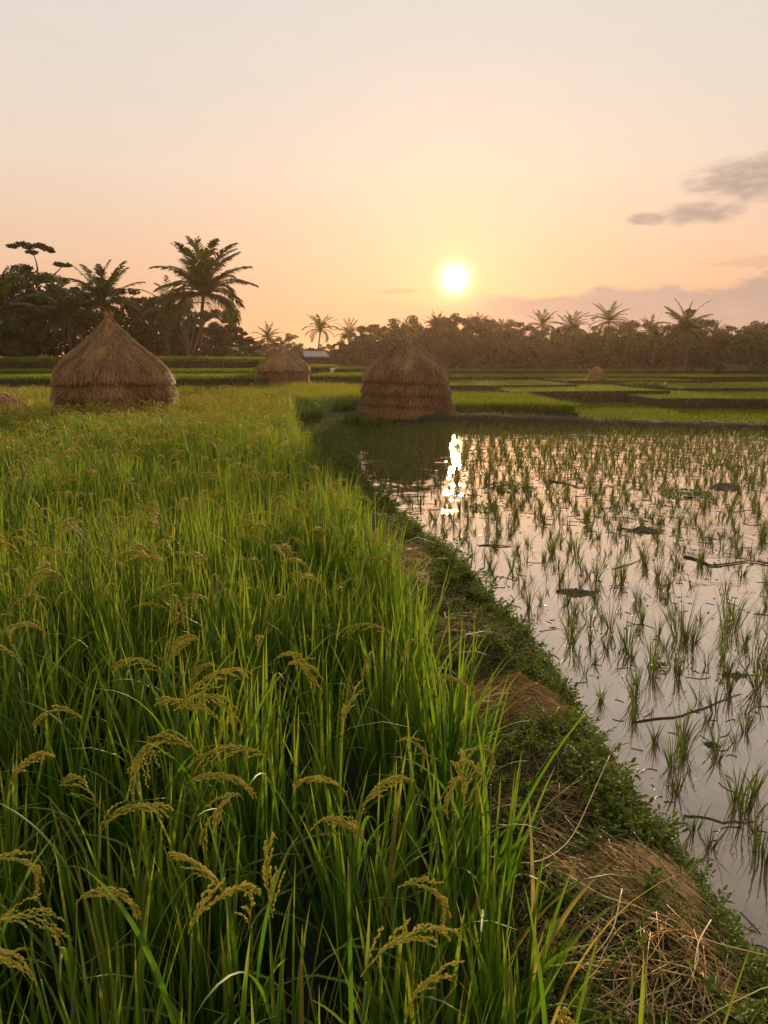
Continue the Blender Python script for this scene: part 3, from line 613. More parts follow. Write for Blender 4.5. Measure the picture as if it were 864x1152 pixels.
# far tree line: broadleaf trees, every one an object
protos = []
for k in range(7): protos.append(tree_meshes(400 + k, h=1.0, w=[.44, .36, .5, .4, .3, .46, .38][k], base=[.1, .15, .05, .2, .1, .08, .25][k], nl=50, leaf=.030, per=120, flat=.75))
pm = [(g.mesh('trunk', M_bark), c.mesh('crown', M_tree, False)) for g, c in protos]
tops = [(270, 384), (300, 380), (330, 383), (360, 384), (390, 378), (420, 370), (450, 365), (480, 364), (510, 366), (540, 367), (575, 365), (605, 368), (640, 370), (670, 370), (700, 371), (740, 371), (780, 366), (820, 368), (864, 366), (900, 366)]
tu, tv = zip(*tops); k = 0
for row, (Yb, du, dv) in enumerate([(152, 19, -1), (136, 17, 3), (120, 22, 9), (108, 34, 17)]):
    for u in np.arange(262 + row * 6, 905, du):
        if row == 3 and 430 < u < 560 and k % 2: k += 1; continue
        if row == 3 and 795 < u < 850: k += 1; continue
        uu = u + rng.uniform(-6, 6); Yd = Yb + rng.uniform(-6, 6); vt = np.interp(uu, tu, tv) + dv + (rng.uniform(-9, 11) if row < 2 else rng.uniform(-5, 8))
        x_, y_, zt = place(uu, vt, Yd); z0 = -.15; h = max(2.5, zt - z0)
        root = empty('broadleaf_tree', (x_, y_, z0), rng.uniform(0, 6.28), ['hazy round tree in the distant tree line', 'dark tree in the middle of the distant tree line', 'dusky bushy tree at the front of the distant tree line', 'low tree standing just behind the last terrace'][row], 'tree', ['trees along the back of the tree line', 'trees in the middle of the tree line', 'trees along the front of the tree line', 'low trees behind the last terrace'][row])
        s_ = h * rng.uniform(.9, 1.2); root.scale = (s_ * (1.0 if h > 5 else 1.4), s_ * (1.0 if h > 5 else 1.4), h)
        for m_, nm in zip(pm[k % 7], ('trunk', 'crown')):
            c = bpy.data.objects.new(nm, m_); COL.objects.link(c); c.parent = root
        k += 1
# undergrowth at the foot of the trees
N = 26000; x = U(-45, 85, N); y = U(96, 116, N); z = np.abs(rng.normal(0, .8, N)) * (.5 + 1.2 * vn(x * .3, y * .2, 5)) ; ok = in_view(x, y, z); x, y, z = x[ok], y[ok], z[ok]; N = len(x)
pos = np.stack([x, y, z], -1); a = norm(rng.normal(0, 1, (N, 3))); bb = norm(np.cross(a, rng.normal(0, 1, (N, 3)))); sz = U(.15, .3, N)[:, None]
tag(G().add(np.stack([pos - a * sz, pos + bb * sz * .5, pos + a * sz, pos - bb * sz * .5], 1).reshape(-1, 3), np.arange(N * 4).reshape(-1, 4), np.repeat(rng.random(N), 4)).obj('undergrowth', M_tree, smooth=False), 'dark undergrowth along the foot of the tree line', 'undergrowth', kind='stuff')
# far palms
fp = [(303, 381, 130, 2.9, 'palm left of the small white-roofed hut'), (357, 371, 120, 3.1, 'palm above the white-roofed hut, crown clear of the trees'), (391, 377, 120, 2.7, 'palm between the hut palm and the middle straw stack'),
      (487, 369, 135, 3.2, 'palm right of the middle straw stack tip, orange in the glow'), (466, 374, 132, 2.6, 'smaller palm close above the right shoulder of the middle stack'), (532, 367, 140, 3.0, 'palm directly below the setting sun'), (561, 373, 130, 2.6, 'low ragged palm just right of the sun'), (604, 367, 128, 3.2, 'palm standing alone halfway between sun and right palms'),
      (642, 372, 118, 3.4, 'bushy palm left of the slender pale palm'), (690, 362, 116, 3.4, 'slender palm with clear starry crown, tallest of the right group'), (725, 373, 126, 3.0, 'palm between the slender palm and the big right palm'), (770, 372, 92, 3.9, 'big near palm at the right with a trunk visible to the field'),
      (617, 396, 112, 3.0, 'low palm under the lone middle palm'), (845, 378, 130, 2.6, 'palm near the right edge beyond the thatched hut'), (428, 380, 128, 2.6, 'low palm behind the left side of the middle stack'), (800, 378, 124, 2.6, 'small palm behind the big right palm')]
for k, (u, v, Yd, L, lb) in enumerate(fp):
    x_, y_, z0 = place(u, 431 if Yd < 100 else 416, Yd); z0 = max(z0, -.3) if Yd < 100 else .0; zt = place(u, v, Yd)[2]
    palm('coconut_palm', lb, (x_, y_, z0), zt - z0, L * 1.02, 27, 20 + k, (rng.normal(0, .5), 0), False, 24, trunk_r=.17 if Yd > 100 else .2)

for k in range(15):
    u = 440 + k * 29 + rng.uniform(-9, 9); Yd = rng.uniform(102, 112); x_, y_, _ = place(u, 416, Yd); zt = place(u, rng.uniform(380, 396), Yd)[2]
    palm('coconut_palm', 'low palm half hidden in the distant tree line', (x_, y_, 0), zt, 2.6, 18, 60 + k, (rng.normal(0, .3), 0), False, 18, 'low palms half hidden in the tree line', .16)
# ------------------------------------------------------------------ huts
def hut(label, u, v_eave, Yd, w, d, hr, zg, mroof, slope=0.0, over=.5, hw=None):
    x_, y_, ze = place(u, v_eave, Yd); root = empty('hut', (x_, y_, zg), .25, label, 'hut'); H = (ze - zg)
    def box(x0, x1, y0, y1, z0, z1):
        V = np.array([(a, b2, c) for a in (x0, x1) for b2 in (y0, y1) for c in (z0, z1)]); F = np.array([(0, 1, 3, 2), (4, 6, 7, 5), (0, 4, 5, 1), (2, 3, 7, 6), (0, 2, 6, 4), (1, 5, 7, 3)]); return V, F
    V, F = box(-w / 2, w / 2, -d / 2 + .1, d / 2 - .1, 0, H - .05)
    g = G().add(V, F); g.obj('wall', M_wall, root, False)
    V, F = box(-.35, .35, -d / 2 - .0, -d / 2 + .095, 0, min(1.7, H * .85)); G().add(V, F).obj('door', M_twig, root, False)
    for sx in (-1, 1):
        V, F = box(sx * (w / 2 + over * .6) - .06, sx * (w / 2 + over * .6) + .06, -d / 2 - over * .6, -d / 2 - over * .6 + .12, 0, H); G().add(V, F).obj('post', M_bark, root, False)
    X0, X1, Y0, Y1 = -w / 2 - over, w / 2 + over, -d / 2 - over, d / 2 + over
    for s1 in (-1, 1):
        e = s1 * (d / 2 + over); q = np.array([(X0, e, H - .12), (X1, e, H - .12), (X1 - .2, 0, H + hr + slope), (X0 + .2, 0, H + hr)]); q2 = q + [0, 0, .14]
        V = np.concatenate([q, q2]); F = np.array([(0, 1, 2, 3), (7, 6, 5, 4), (0, 4, 5, 1), (1, 5, 6, 2), (2, 6, 7, 3), (3, 7, 4, 0)]); G().add(V, F).obj('roof', mroof, root, False)
    return root
hut('small hut with a pale white roof left of centre below the palms', 354, 401, 86, 1.9, 1.6, .45, .2, M_tin)
hut('tiny pale-roofed shed right of the tallest palm', 268, 395, 84, 1.0, 1.0, .3, 1.4, M_tin)
hut('dark hut with sagging grey roof in the trees at the right', 824, 417, 96, 2.8, 2.6, .75, -.2, M_roof, slope=-.2)

# ------------------------------------------------------------------ standing rice
rice = G(); rice_far = G()
def rice_zone(y0, y1, dens, nb, S, fold, w, Lr, target, per_hill_r=.035):
    x0 = -y1 * .62 - 1.5; A_ = (Lx(y0) - x0) * (y1 - y0)
    A_ = (1.7 - x0) * (y1 - y0); nh = int(A_ * dens); x = U(x0, 1.7, nh); y = U(y0, y1, nh)
    ok = (x < np.where(y > 27.2, 1.6, Lx(y)) - .02 + .05 * np.sin(y * 7)) & (x > -y * .60 - 1.2) & (np.hypot(x, y) > .52); x, y = x[ok], y[ok]
    for cx, cy, r in ((-7.28, 20.2, 1.7),): ok = np.hypot(x - cx, y - cy) > r; x, y = x[ok], y[ok]
    if y1 > 20: ok = ~((y > 23.6) & (y < 27.3) & (x > -2.6)) & (np.hypot(x - .8, y - 25.9) > 1.9); x, y = x[ok], y[ok]
    nh = len(x); hx = np.repeat(x, nb); hy = np.repeat(y, nb); N = len(hx); hr = np.repeat(rng.random(nh), nb); hh = np.repeat(.93 + .5 * fbm(x * .9, y * .9, 12) + rng.normal(0, .045, nh), nb)
    a = U(0, 6.283, N); r = per_hill_r * np.sqrt(rng.random(N))
    base = np.stack([hx + r * np.cos(a), hy + r * np.sin(a), np.full(N, RICE_Z)], -1)
    th0 = np.abs(rng.normal(.05, .10, N)); curl = np.where(rng.random(N) < .80, U(.03, .45, N), U(.7, 2.3, N))
    L = hh * U(*Lr, N); phi = a + rng.normal(0, .7, N)
    target.merge(blades(base, L, phi, th0, curl, w * U(.6, 1.25, N), S, fold, 2.4, np.clip(rng.random(N) * .75 + hr * .25, 0, 1)))
rice_zone(.35, 3.2, 46, 15, 11, .35, .0090, (.66, 1.04), rice)
rice_zone(3.2, 8, 40, 18, 7, .3, .0074, (.66, 1.04), rice)
rice_zone(8, 16, 34, 15, 5, 0, .0080, (.72, 1.02), rice)
rice_zone(16, 26, 20, 11, 4, 0, .0110, (.75, .98), rice_far, .06)
rice_zone(26, 41, 16, 7, 3, 0, .0170, (.78, .98), rice_far, .08)
n = 45; yb = U(.85, 3.0, n); xb = Lx(yb) - U(.0, .12, n)
rice.merge(blades(np.stack([xb, yb, np.full(n, RICE_Z)], -1), U(.55, .98, n), rng.normal(-.1, .7, n), U(.08, .42, n), U(.2, 1.2, n), U(.006, .010, n), 12, .35, 2.2))
# the same field carries on behind the middle stack's left side
tag(rice.obj('rice_crop', M_rice), 'dense tall green rice filling the left foreground', 'rice crop', kind='stuff')
tag(rice_far.obj('rice_crop', M_rice_far), 'farther yellow green rice reaching to the straw stacks', 'rice crop', kind='stuff')

# ears of rice
def grains(P, D, L, rad, rnd):
    """octahedral grains: P centre, D direction"""
    N = len(P); D = norm(D); ref = np.where(np.abs(D[:, 2:3]) > .9, np.array([1., 0, 0]), np.array([0, 0, 1.])); A = norm(np.cross(D, ref)); B = np.cross(D, A)
    L = np.broadcast_to(L, N)[:, None]; rad = np.broadcast_to(rad, N)[:, None]
    rings = [P - D * L * .5]
    V = [P - D * L * .5]
    for q in (-.18, .22):
        for k in range(4): a = k * np.pi / 2; V.append(P + D * L * q + (A * np.cos(a) + B * np.sin(a)) * rad * (1 if q < 0 else .85))
    V.append(P + D * L * .5); V = np.stack(V, 1)
    F3 = []; F4 = []
    for k in range(4): j = (k + 1) % 4; F3.append((0, 1 + j, 1 + k)); F4.append((1 + k, 1 + j, 5 + j, 5 + k)); F3.append((5 + k, 5 + j, 9))
    off = (np.arange(N) * 10)[:, None, None]; g = G().add(V.reshape(-1, 3), (np.array(F4)[None] + off).reshape(-1, 4), np.repeat(rnd, 10)); g.F.append((np.array(F3)[None] + off).reshape(-1, 3)); return g
def ear(seed, L=.21, start=.35, bend=2.0, nb=11, ng=11, wide=1.0):
    """drooping ear bending towards +x from the origin"""
    r_ = np.random.default_rng(seed); S = 14; s = np.linspace(0, 1, S)
    th = start + bend * s ** .9; d = L / (S - 1)
    P = np.stack([np.concatenate([[0], np.cumsum(np.sin(th[1:]) * d)]), .01 * np.sin(3 * s + seed), np.concatenate([[0], np.cumsum(np.cos(th[1:]) * d)])], -1)
    g = tubes(P[None], (.0013 * (1.2 - s))[None], 3, np.array([.1])); gp = []; gd = []
    for i in range(nb):
        t0 = .06 + .78 * i / nb; q0 = np.array([np.interp(t0, s, P[:, k]) for k in range(3)]); a0 = np.interp(t0, s, th); bl = L * (.42 - .20 * t0) * r_.uniform(.8, 1.2)
        az_ = r_.uniform(0, 6.283); sp_ = r_.uniform(.12, .4) * wide; n = max(5, int(ng * (1 - .4 * t0)))
        tt = np.linspace(.12, 1, n); an = a0 + tt * .75
        dirs = np.stack([np.sin(an) + sp_ * np.cos(az_) * .4, np.full(n, sp_ * np.sin(az_)), np.cos(an) - .15 * tt], -1); dirs = norm(dirs)
        pp = q0 + np.cumsum(dirs * bl / n, 0)
        g.merge(tubes(np.concatenate([q0[None], pp])[None], .0006, 3, np.array([.1]), cap=False))
        off = norm(np.cross(dirs, r_.normal(0, 1, (n, 3)))) * .0022
        gp.append(pp + off); gd.append(dirs + off * 130)
    gp = np.concatenate(gp); gd = np.concatenate(gd); n = len(gp)
    g.merge(grains(gp, gd, .0098 * r_.uniform(.85, 1.15, n), .0025 * r_.uniform(.85, 1.15, n), r_.random(n))); return g
ears = [ear(k, .205 + .035 * (k % 3 - 1), .1 + .22 * (k % 4), 1.3 + .38 * (k * 3 % 5), 13, 15, .9 + .4 * (k % 3)) for k in range(10)]
ears.append(ear(50, .17, .0, .35, 10, 10, 1.0)); ears.append(ear(51, .19, .1, .8, 10, 10, 1.1))
def ear_lo(seed):
    r_ = np.random.default_rng(seed); n = 26; s = np.sort(r_.random(n)); th = .4 + 1.9 * s; L = .21
    x = L * (np.cos(.4) - np.cos(th)) / 1.9; z = L * (np.sin(th) - np.sin(.4)) / 1.9
    P = np.stack([x, r_.normal(0, .010, n), z + r_.normal(0, .008, n) - .01 * s], -1); D = np.stack([np.sin(th), r_.normal(0, .25, n), np.cos(th) - .3], -1)
    return grains(P, D, .026, .0058, r_.random(n))
elo = [ear_lo(k) for k in range(5)]
# mass of ears further into the field: uncountable, part of the crop
me_ = G()
for (y0, y1, dn, e) in ((3.0, 9, 14, 1), (9, 18, 14, 0), (18, 30, 6, 0)):
    n = int(dn * (y1 - y0) * (y1 * .6 + 1)); x = U(-y1 * .6 - 1, .6, n); y = U(y0, y1, n); ok = (x < Lx(y) - .08) & (x > -y * .56 - .5) & (np.hypot(x + 7.28, y - 20.2) > 1.8) & ~((y > 24) & (x > -2.2)); x, y = x[ok], y[ok]; n = len(x)
    pos = np.stack([x, y, RICE_Z + .80 + .42 * fbm(x * .9, y * .9, 12) + rng.normal(0, .05, n)], -1); rot = U(0, 6.283, n); sc_ = U(.85, 1.2, n) * (1 if y0 < 10 else 1.15)
    src = ears[:10] if e else elo; wh = rng.integers(0, len(src), n)
    for k, s_ in enumerate(src):
        m_ = wh == k
        if m_.any(): me_.scatter(s_, pos[m_], rot[m_], sc_[m_])
    # their stalks
    P = np.stack([np.stack([x + .03 * np.sin(rot * 3), y, np.full(n, RICE_Z + .3)], -1), np.stack([x, y, (pos[:, 2] + RICE_Z + .3) / 2], -1), pos], 1)
    me_.merge(tubes(P, .0016 if y0 < 9 else .003, 3, np.full(n, .05), cap=False))
tag(me_.obj('rice_ears', M_ear), 'countless olive gold ears nodding over the middle of the rice field', 'rice ears', kind='stuff')

# individual ripening plants near the camera: stem, two leaves, ear
def rice_plant(k):
    root = empty('rice_plant', (0, 0, 0), 0, None, 'rice plant', 'ripening rice plants close to the camera')
    H = .80; s = np.linspace(0, 1, 8); P = np.stack([.05 * s ** 2, .012 * np.sin(3 * s + k), H * s], -1)
    tubes(P[None], (.0026 * (1.25 - .6 * s))[None], 5, np.array([.4])).obj('stem', M_stem, root)
    for q in range(2):
        z0 = [.38, .56][q]; phi = np.array([[2.5, -.9][q] + k]); 
        blades(np.array([[.05 * (z0 / H) ** 2, 0, z0]]), np.array([.40 + .03 * (k % 3)]), phi, np.array([.25]), np.array([.5 + .35 * ((k + q) % 4)]), np.array([.0058]), 12, .35, 2.0, np.array([.3 + .07 * k % .5])).obj('leaf', M_rice, root)
    e = G().merge(ears[k % len(ears)]).obj('ear', M_ear, root, smooth=False); e.location = (.05, 0, H - .004)
    return root
spots = [  # pixel of the ear in the photograph, direction it nods to (degrees, 0 = right), label
 (25, 862, 0, 'rice plant at the left edge whose ear arches right over dark leaves', 0), (5, 940, 20, 'rice plant cut by the left edge with a hanging golden ear', 3),
 (130, 912, 10, 'rice plant with a broad flat arching ear in the lower left', 4), (105, 985, 0, 'rice plant with the lowest wide ear, lower left beside two pale blades', 6), (4, 1030, 10, 'rice plant in the bottom left corner with a drooping tan ear', 8),
 (80, 790, 180, 'rice plant with a thin ear nodding left above the arched one', 1), (235, 800, 180, 'rice plant with fanned ear over the left centre of the field', 5), (285, 832, 200, 'rice plant whose ear splits into two drooping hands', 2), (225, 858, 0, 'rice plant with a short ear hooked down left of centre', 7),
 (395, 805, 60, 'rice plant with an upright golden ear left of the tall bright blades', 11), (372, 868, 180, 'rice plant with two hanging clusters in the lower centre', 9), (425, 890, 0, 'rice plant with a heavy ear nodding right near the straw', 0), (308, 985, 90, 'rice plant with an upright tan ear low in the centre', 10),
 (470, 968, 0, 'rice plant with a pale green drooping ear at the field edge', 3), (175, 740, 170, 'rice plant with a bushy golden ear above left of centre', 2), (320, 725, 0, 'rice plant with ear reaching right in the middle of the field', 6), (40, 705, 180, 'rice plant with long thin ear near the left edge', 4),
 (275, 1035, 270, 'rice plant with a small brown hanging ear at the bottom', 10), (485, 1125, 0, 'rice plant with faded yellow ear at the bottom edge', 11), (12, 735, 160, 'rice plant with two thin ears at the left edge', 5)]
pr = [rice_plant(k) for k in range(12)]; used = [False] * 12
def put_plant(k, loc, rz, s, label):
    if not used[k]:
        used[k] = True; r = pr[k]; r.location = loc; r.rotation_euler = (0, 0, rz); r.scale = (s, s, s); r['label'] = label; return r
    return dup(pr[k], loc, rz, s, label)
for (u, v, dg, lb, k) in spots:
    zt = RICE_Z + .86 if v < 1000 else RICE_Z + .78
    x_, y_, _ = at(u, v, zt); s_ = (zt - RICE_Z) / .86; rz = R(dg)
    put_plant(k, (x_ - .09 * math.cos(rz), y_ - .09 * math.sin(rz), RICE_Z), rz, s_, lb)
n = 55; x = U(-2.6, .3, 400); y = U(1.1, 4.6, 400); ok = (x < Lx(y) - .08) & in_view(x, y, .7, 0, 0); x, y = x[ok][:n], y[ok][:n]
for q in range(len(x)):
    put_plant(q % 10, (x[q], y[q], RICE_Z), rng.uniform(0, 6.28), rng.uniform(.86, 1.08), 'rice plant with a nodding olive gold ear among the dense leaves')
for k in range(12):
    if not used[k]: put_plant(k, (-.5 - .1 * k, 3.2, RICE_Z), 1.0, 1.0, 'rice plant with a nodding olive gold ear among the dense leaves')

# ------------------------------------------------------------------ the bund's own growth
def on_bund(n, y0, y1, c0=-.1, c1=1.05, pw=1.0):
    y = y0 + (y1 - y0) * rng.random(n) ** pw; c = U(c0, c1, n); x = Lx(y) + c * (Wx(y) - Lx(y)); return x, y, bund_h(x, y), c
PILES = [(*at(578, 790, .03)[:2], .36, .30), (*at(716, 985, .03)[:2], .32, .17), (*at(730, 1085, .03)[:2], .30, .24), (*at(455, 640, .03)[:2], .3, .7)]
def clear(x, y, keep=.12):
    m = np.ones(len(x), bool)
    for cx, cy, a, b_ in PILES: m &= (((x - cx) / a) ** 2 + ((y - cy) / b_) ** 2 > .8) | (rng.random(len(x)) < keep)
    return m
wd_ = G()
for (y0, y1, n, sz) in ((1.0, 4.2, 26000, .016), (4.2, 9, 22000, .020), (9, 25, 22000, .034)):
    x, y, z, c = on_bund(n, y0, y1, -.05, 1.07)
    dens = vn(x * 2.2, y * 2.2, 21) * .6 + .45 * np.clip((c - .45) * 2.0, 0, 1) + (.2 if y0 > 8 else 0)
    ok = (dens > U(.20, .70, n)) & clear(x, y); x, y, z, c = x[ok], y[ok], z[ok], c[ok]; n = len(x)
    lift = (.015 + .07 * vn(x * 5, y * 5, 22) * (.5 + c.clip(0, 1))) * rng.random(n) * (1 + (y0 > 8)); a = U(0, 6.283, n); tl = U(-.2, .75, n)
    d = np.stack([np.cos(a) * np.cos(tl), np.sin(a) * np.cos(tl), np.sin(tl)], -1); up = np.stack([rng.normal(0, .35, n), rng.normal(0, .35, n), np.ones(n)], -1); sd = norm(np.cross(d, up)); l = (sz * U(.5, 1.5, n))[:, None]
    p0 = np.stack([x, y, z + lift], -1); V = np.stack([p0, p0 + d * l * .5 + sd * l * .38, p0 + d * l * 1.15 - [0, 0, .25] * l, p0 + d * l * .5 - sd * l * .38], 1)
    wd_.add(V.reshape(-1, 3), np.arange(n * 4).reshape(-1, 4), np.repeat(np.clip(rng.random(n) * .7 + .3 * vn(x * 3, y * 3, 30), 0, 1), 4))
tag(wd_.obj('ground_cover', M_weed, smooth=False), 'low leafy weeds creeping over the bund', 'weeds', kind='stuff')
bg_ = G()
for (y0, y1, n, l, w, S) in ((.9, 4.5, 7000, .11, .0018, 6), (4.5, 10, 7000, .12, .003, 5), (10, 25, 12000, .17, .006, 4)):
    x, y, z, c = on_bund(n, y0, y1, -.12, 1.08); ok = vn(x * 1.6, y * 1.6, 44) > .38; x, y, z = x[ok], y[ok], z[ok]; n = len(x)
    bg_.merge(blades(np.stack([x, y, z - .01], -1), l * U(.4, 1.6, n), U(0, 6.28, n), U(.1, .9, n), U(.3, 1.9, n), w * U(.6, 1.2, n), S))
tag(bg_.obj('bund_grass', M_grass), 'short rough grass on the bund', 'grass', kind='stuff')
# leafy weed plants along the water's edge, countable and near
def weed_mesh(seed, nst=7, L=.12):
    r_ = np.random.default_rng(seed); g = G()
    for q in range(nst):
        a = r_.uniform(0, 6.28); P = arcs(np.array([[0, 0, 0.]]), np.array([L * r_.uniform(.6, 1.3)]), np.array([a]), np.array([.3 + .5 * r_.random()]), np.array([.5]), 6)
        g.merge(tubes(P, .0012, 3, np.array([.2]), cap=False)); n = 8
        for i in range(n):
            t0 = .2 + .8 * i / n; p0 = np.array([np.interp(t0 * 5, np.arange(6), P[0][:, k]) for k in range(3)]); b_ = a + (1.1 if i % 2 else -1.1) + r_.normal(0, .3); el_ = r_.uniform(-.1, .7)
            if i == n - 1: b_ = a; el_ = .7
            d = np.array([np.cos(b_) * np.cos(el_), np.sin(b_) * np.cos(el_), np.sin(el_)]); sd = np.array([-np.sin(b_), np.cos(b_), 0]); l = r_.uniform(.018, .040)
            mid = np.array([0, 0, -.12 * l])
            V = np.array([p0, p0 + d * l * .35 + sd * l * .24, p0 + d * l * .75 + sd * l * .20, p0 + d * l * 1.15 - [0, 0, .2 * l], p0 + d * l * .75 - sd * l * .20, p0 + d * l * .35 - sd * l * .24, p0 + d * l * .35 + mid, p0 + d * l * .75 + mid])
            g.add(V, np.array([(0, 1, 6, 6), (1, 2, 7, 6), (2, 3, 7, 7), (3, 4, 7, 7), (4, 5, 6, 7), (5, 0, 6, 6)])[[1, 4]], r_.random()); g.F.append(np.array([(0, 1, 6), (2, 3, 7), (3, 4, 7), (5, 0, 6)]) + g.n - 8)
    return g
wmG = [weed_mesh(k) for k in range(6)]; lw = G()
for (n_, y0_, y1_, c0_, sc0, sc1) in ((95, 1.4, 5.5, .70, .5, 1.1), (120, 5.5, 15, .6, .8, 1.6), (260, 1.2, 6, .0, .5, 1.1)):
    wx, wy, wz, wc = on_bund(n_, y0_, y1_, c0_, 1.0, 1.2); wk = np.where(clear(wx, wy, .05), rng.integers(0, 6, n_), 9)
    for k in range(6):
        m_ = wk == k; lw.scatter(wmG[k], np.stack([wx, wy, wz - .005], -1)[m_], U(0, 6.28, m_.sum()), U(sc0, sc1, m_.sum()))
tag(lw.obj('leafy_weeds', M_weed, smooth=False), "bushy green weeds crowding the water's edge of the bund", 'weeds', kind='stuff')

lit = G()
for (n, y0, y1, L_, w_) in ((650, 1.0, 5, .16, .0013), (1000, 5, 12, .22, .0024)):
    x, y, z, c = on_bund(n, y0, y1, -.05, .92); ok = vn(x * 2.5, y * 2.5, 88) > .35; x, y = x[ok], y[ok]; n = len(x); a = U(0, 6.28, n); l = L_ * U(.3, 1.5, n); s_ = np.linspace(-.5, .5, 5); bd = rng.normal(0, .4, n)
    px = x[:, None] + l[:, None] * (s_ * np.cos(a)[:, None] - bd[:, None] * s_ ** 2 * np.sin(a)[:, None]); py = y[:, None] + l[:, None] * (s_ * np.sin(a)[:, None] + bd[:, None] * s_ ** 2 * np.cos(a)[:, None])
    pz = bund_h(px, py) + .008 + .03 * rng.random(n)[:, None] + l[:, None] * s_ * rng.normal(0, .15, n)[:, None]
    lit.merge(tubes(np.stack([px, py, pz], -1), (w_ * U(.5, 1.2, n))[:, None] * np.array([1, 1, .9, .8, .4]), 3))
tag(lit.obj('straw_litter', M_straw), 'dead straw and grass stems littered along the bund', 'straw', kind='stuff')
# straw on the bund
def bh(x, y): return bund_h(x, y)
def hp(name, label, u, v, rx, ry, h, N, L, w, dirn, ds, **k):
    x_, y_, _ = at(u, v, .03); return heap(name, label, x_, y_, float(bund_h(x_, y_)), rx, ry, h, N, L, w, dirn=dirn, ds=ds, zf=bh, **k)
hp('straw_pile', 'flat tangle of brown straw halfway along the bund by the weeds', 578, 790, .38, .32, .035, 800, .30, .0022, 2.85, .45, core=False)
hp('straw_pile', 'combed golden straw bundle lying across the near bund', 716, 985, .30, .11, .025, 420, .42, .0024, -.80, .13, core=False)
hp('straw_pile', 'loose pale stalks scattered over the bottom of the bund', 730, 1085, .32, .26, .035, 190, .38, .0026, None, 1.0, core=False)
hp('straw_pile', 'thin scatter of straw between the two straw piles', 640, 905, .36, .16, .025, 130, .30, .0019, 2.9, .7, core=False)
hp('straw_pile', 'reddish brown dead straw on the bund beside bright rice blades', 455, 640, .34, .75, .05, 900, .25, .0022, None, 1, core=False)
hp('straw_pile', 'small scatter of straw between the reddish straw and the brown tangle', 520, 718, .3, .35, .03, 260, .22, .002, None, 1, core=False)
def stalk(label, pts, r, m=M_straw):
    P = np.array([at(u, v, z) for u, v, z in pts]); s = np.linspace(0, len(P) - 1, 18); Q = np.stack([np.interp(s, np.arange(len(P)), P[:, k]) for k in range(3)], -1)
    for _ in range(3): Q[1:-1] = (Q[:-2] + Q[1:-1] * 2 + Q[2:]) / 4
    o = tubes(Q[None], (r * np.linspace(1, .45, 18))[None], 5, np.array([.95])).obj('straw_stalk', m); return tag(o, label, 'straw stalk', 'single long stalks on the bund')
stalk('single long pale stalk rising diagonally above the golden bundle', [(545, 962, .05), (600, 975, .08), (642, 950, .12), (668, 890, .20), (686, 850, .26)], .0024)
stalk('long pale stalk bending down through the loose straw', [(640, 985, .10), (680, 1010, .09), (722, 1020, .08), (790, 1058, .05), (864, 1075, .03)], .0024)
stalk('pale stalk crossing the loose straw towards the bottom', [(700, 1000, .12), (690, 1050, .10), (655, 1090, .06), (630, 1100, .05)], .0022)
stalk('curved stalk looping at the bottom right of the straw', [(800, 1035, .08), (785, 1060, .10), (780, 1100, .08), (770, 1140, .04)], .0022)

# dark grass clump and mossy humps where the bund meets the corner
def clump(label, u, v, n, L, r, w=.010, m=M_tuft, z=-.02):
    x_, y_, _ = at(u, v, z); root_z = z; a = U(0, 6.28, n); q = r * np.sqrt(rng.random(n))
    g = blades(np.stack([q * np.cos(a), q * np.sin(a), np.zeros(n)], -1), L * U(.5, 1.15, n), a, U(.05, .55, n), U(.3, 1.5, n), np.full(n, w), 5)
    o = g.obj('grass_clump', m); o.location = (x_, y_, root_z); return tag(o, label, 'grass clump', 'tall grass clumps beside the bund')
clump('largest dark green grass clump where the rice meets the bund', 345, 476, 420, .85, .5)
clump('dark grass clump right of the largest one, close to the straw stack', 377, 466, 320, .8, .42)
clump('low grass clump on the bank corner left of the straw stack', 402, 478, 260, .45, .4, m=M_grass)
clump('grassy hump at the left end of the cross bund', 425, 480, 240, .3, .35, m=M_grass, z=.05)
clump('small dark tuft on the corner of the two plots right of the straw stack', 641, 462, 160, .42, .15, m=M_tuft, z=.0)

x_, y_, z_ = atY(727, 436, 46)
a = U(0, 6.28, 420); q = np.sqrt(rng.random(420)); o = blades(np.stack([1.3 * q * np.cos(a), .4 * q * np.sin(a), 0 * q], -1), U(.25, .5, 420), a, U(.05, .5, 420), U(.3, 1.2, 420), np.full(420, .018), 4).obj('grass_clump', M_tuft); o.location = (x_, y_, z_); tag(o, 'dark green grass hedge on the terrace in front of the far straw stack', 'grass clump', 'tall grass clumps beside the bund')
# ------------------------------------------------------------------ seedlings in the water
def tuft(seed, n=10, L=.26, w=.0028, sp=.5, S=5):
    r_ = np.random.default_rng(seed); a = r_.uniform(0, 6.28, n); q = .012 * np.sqrt(r_.random(n))
    return blades(np.stack([q * np.cos(a), q * np.sin(a), np.full(n, -.05)], -1), L * r_.uniform(.5, 1.15, n), a, r_.uniform(.02, sp, n), r_.uniform(.1, 1.1, n), w * r_.uniform(.7, 1.2, n), S)
tg = [tuft(600 + k, [12, 16, 20, 24, 14, 13, 26, 18][k], [.20, .25, .30, .23, .17, .30, .33, .25][k], .0040, [.18, .3, .25, .38, .45, .2, .3, .5][k], 6) for k in range(8)]
tg2 = [tuft(650 + k, 9, .26, .0080, .3, 3) for k in range(5)]
tmesh = [g.mesh('rice_seedling', M_seed) for g in tg]
gx_ = np.arange(-5, 18, .30); gy_ = np.arange(2.2, 24.4, .165); A_, B_ = np.meshgrid(gx_, gy_); x = (A_ + .14 * B_ + .10 * (vn(B_ * .4, A_ * .5, 5) - .5) + rng.normal(0, .075, A_.shape)).ravel(); y = (B_ + rng.normal(0, .05, A_.shape)).ravel()
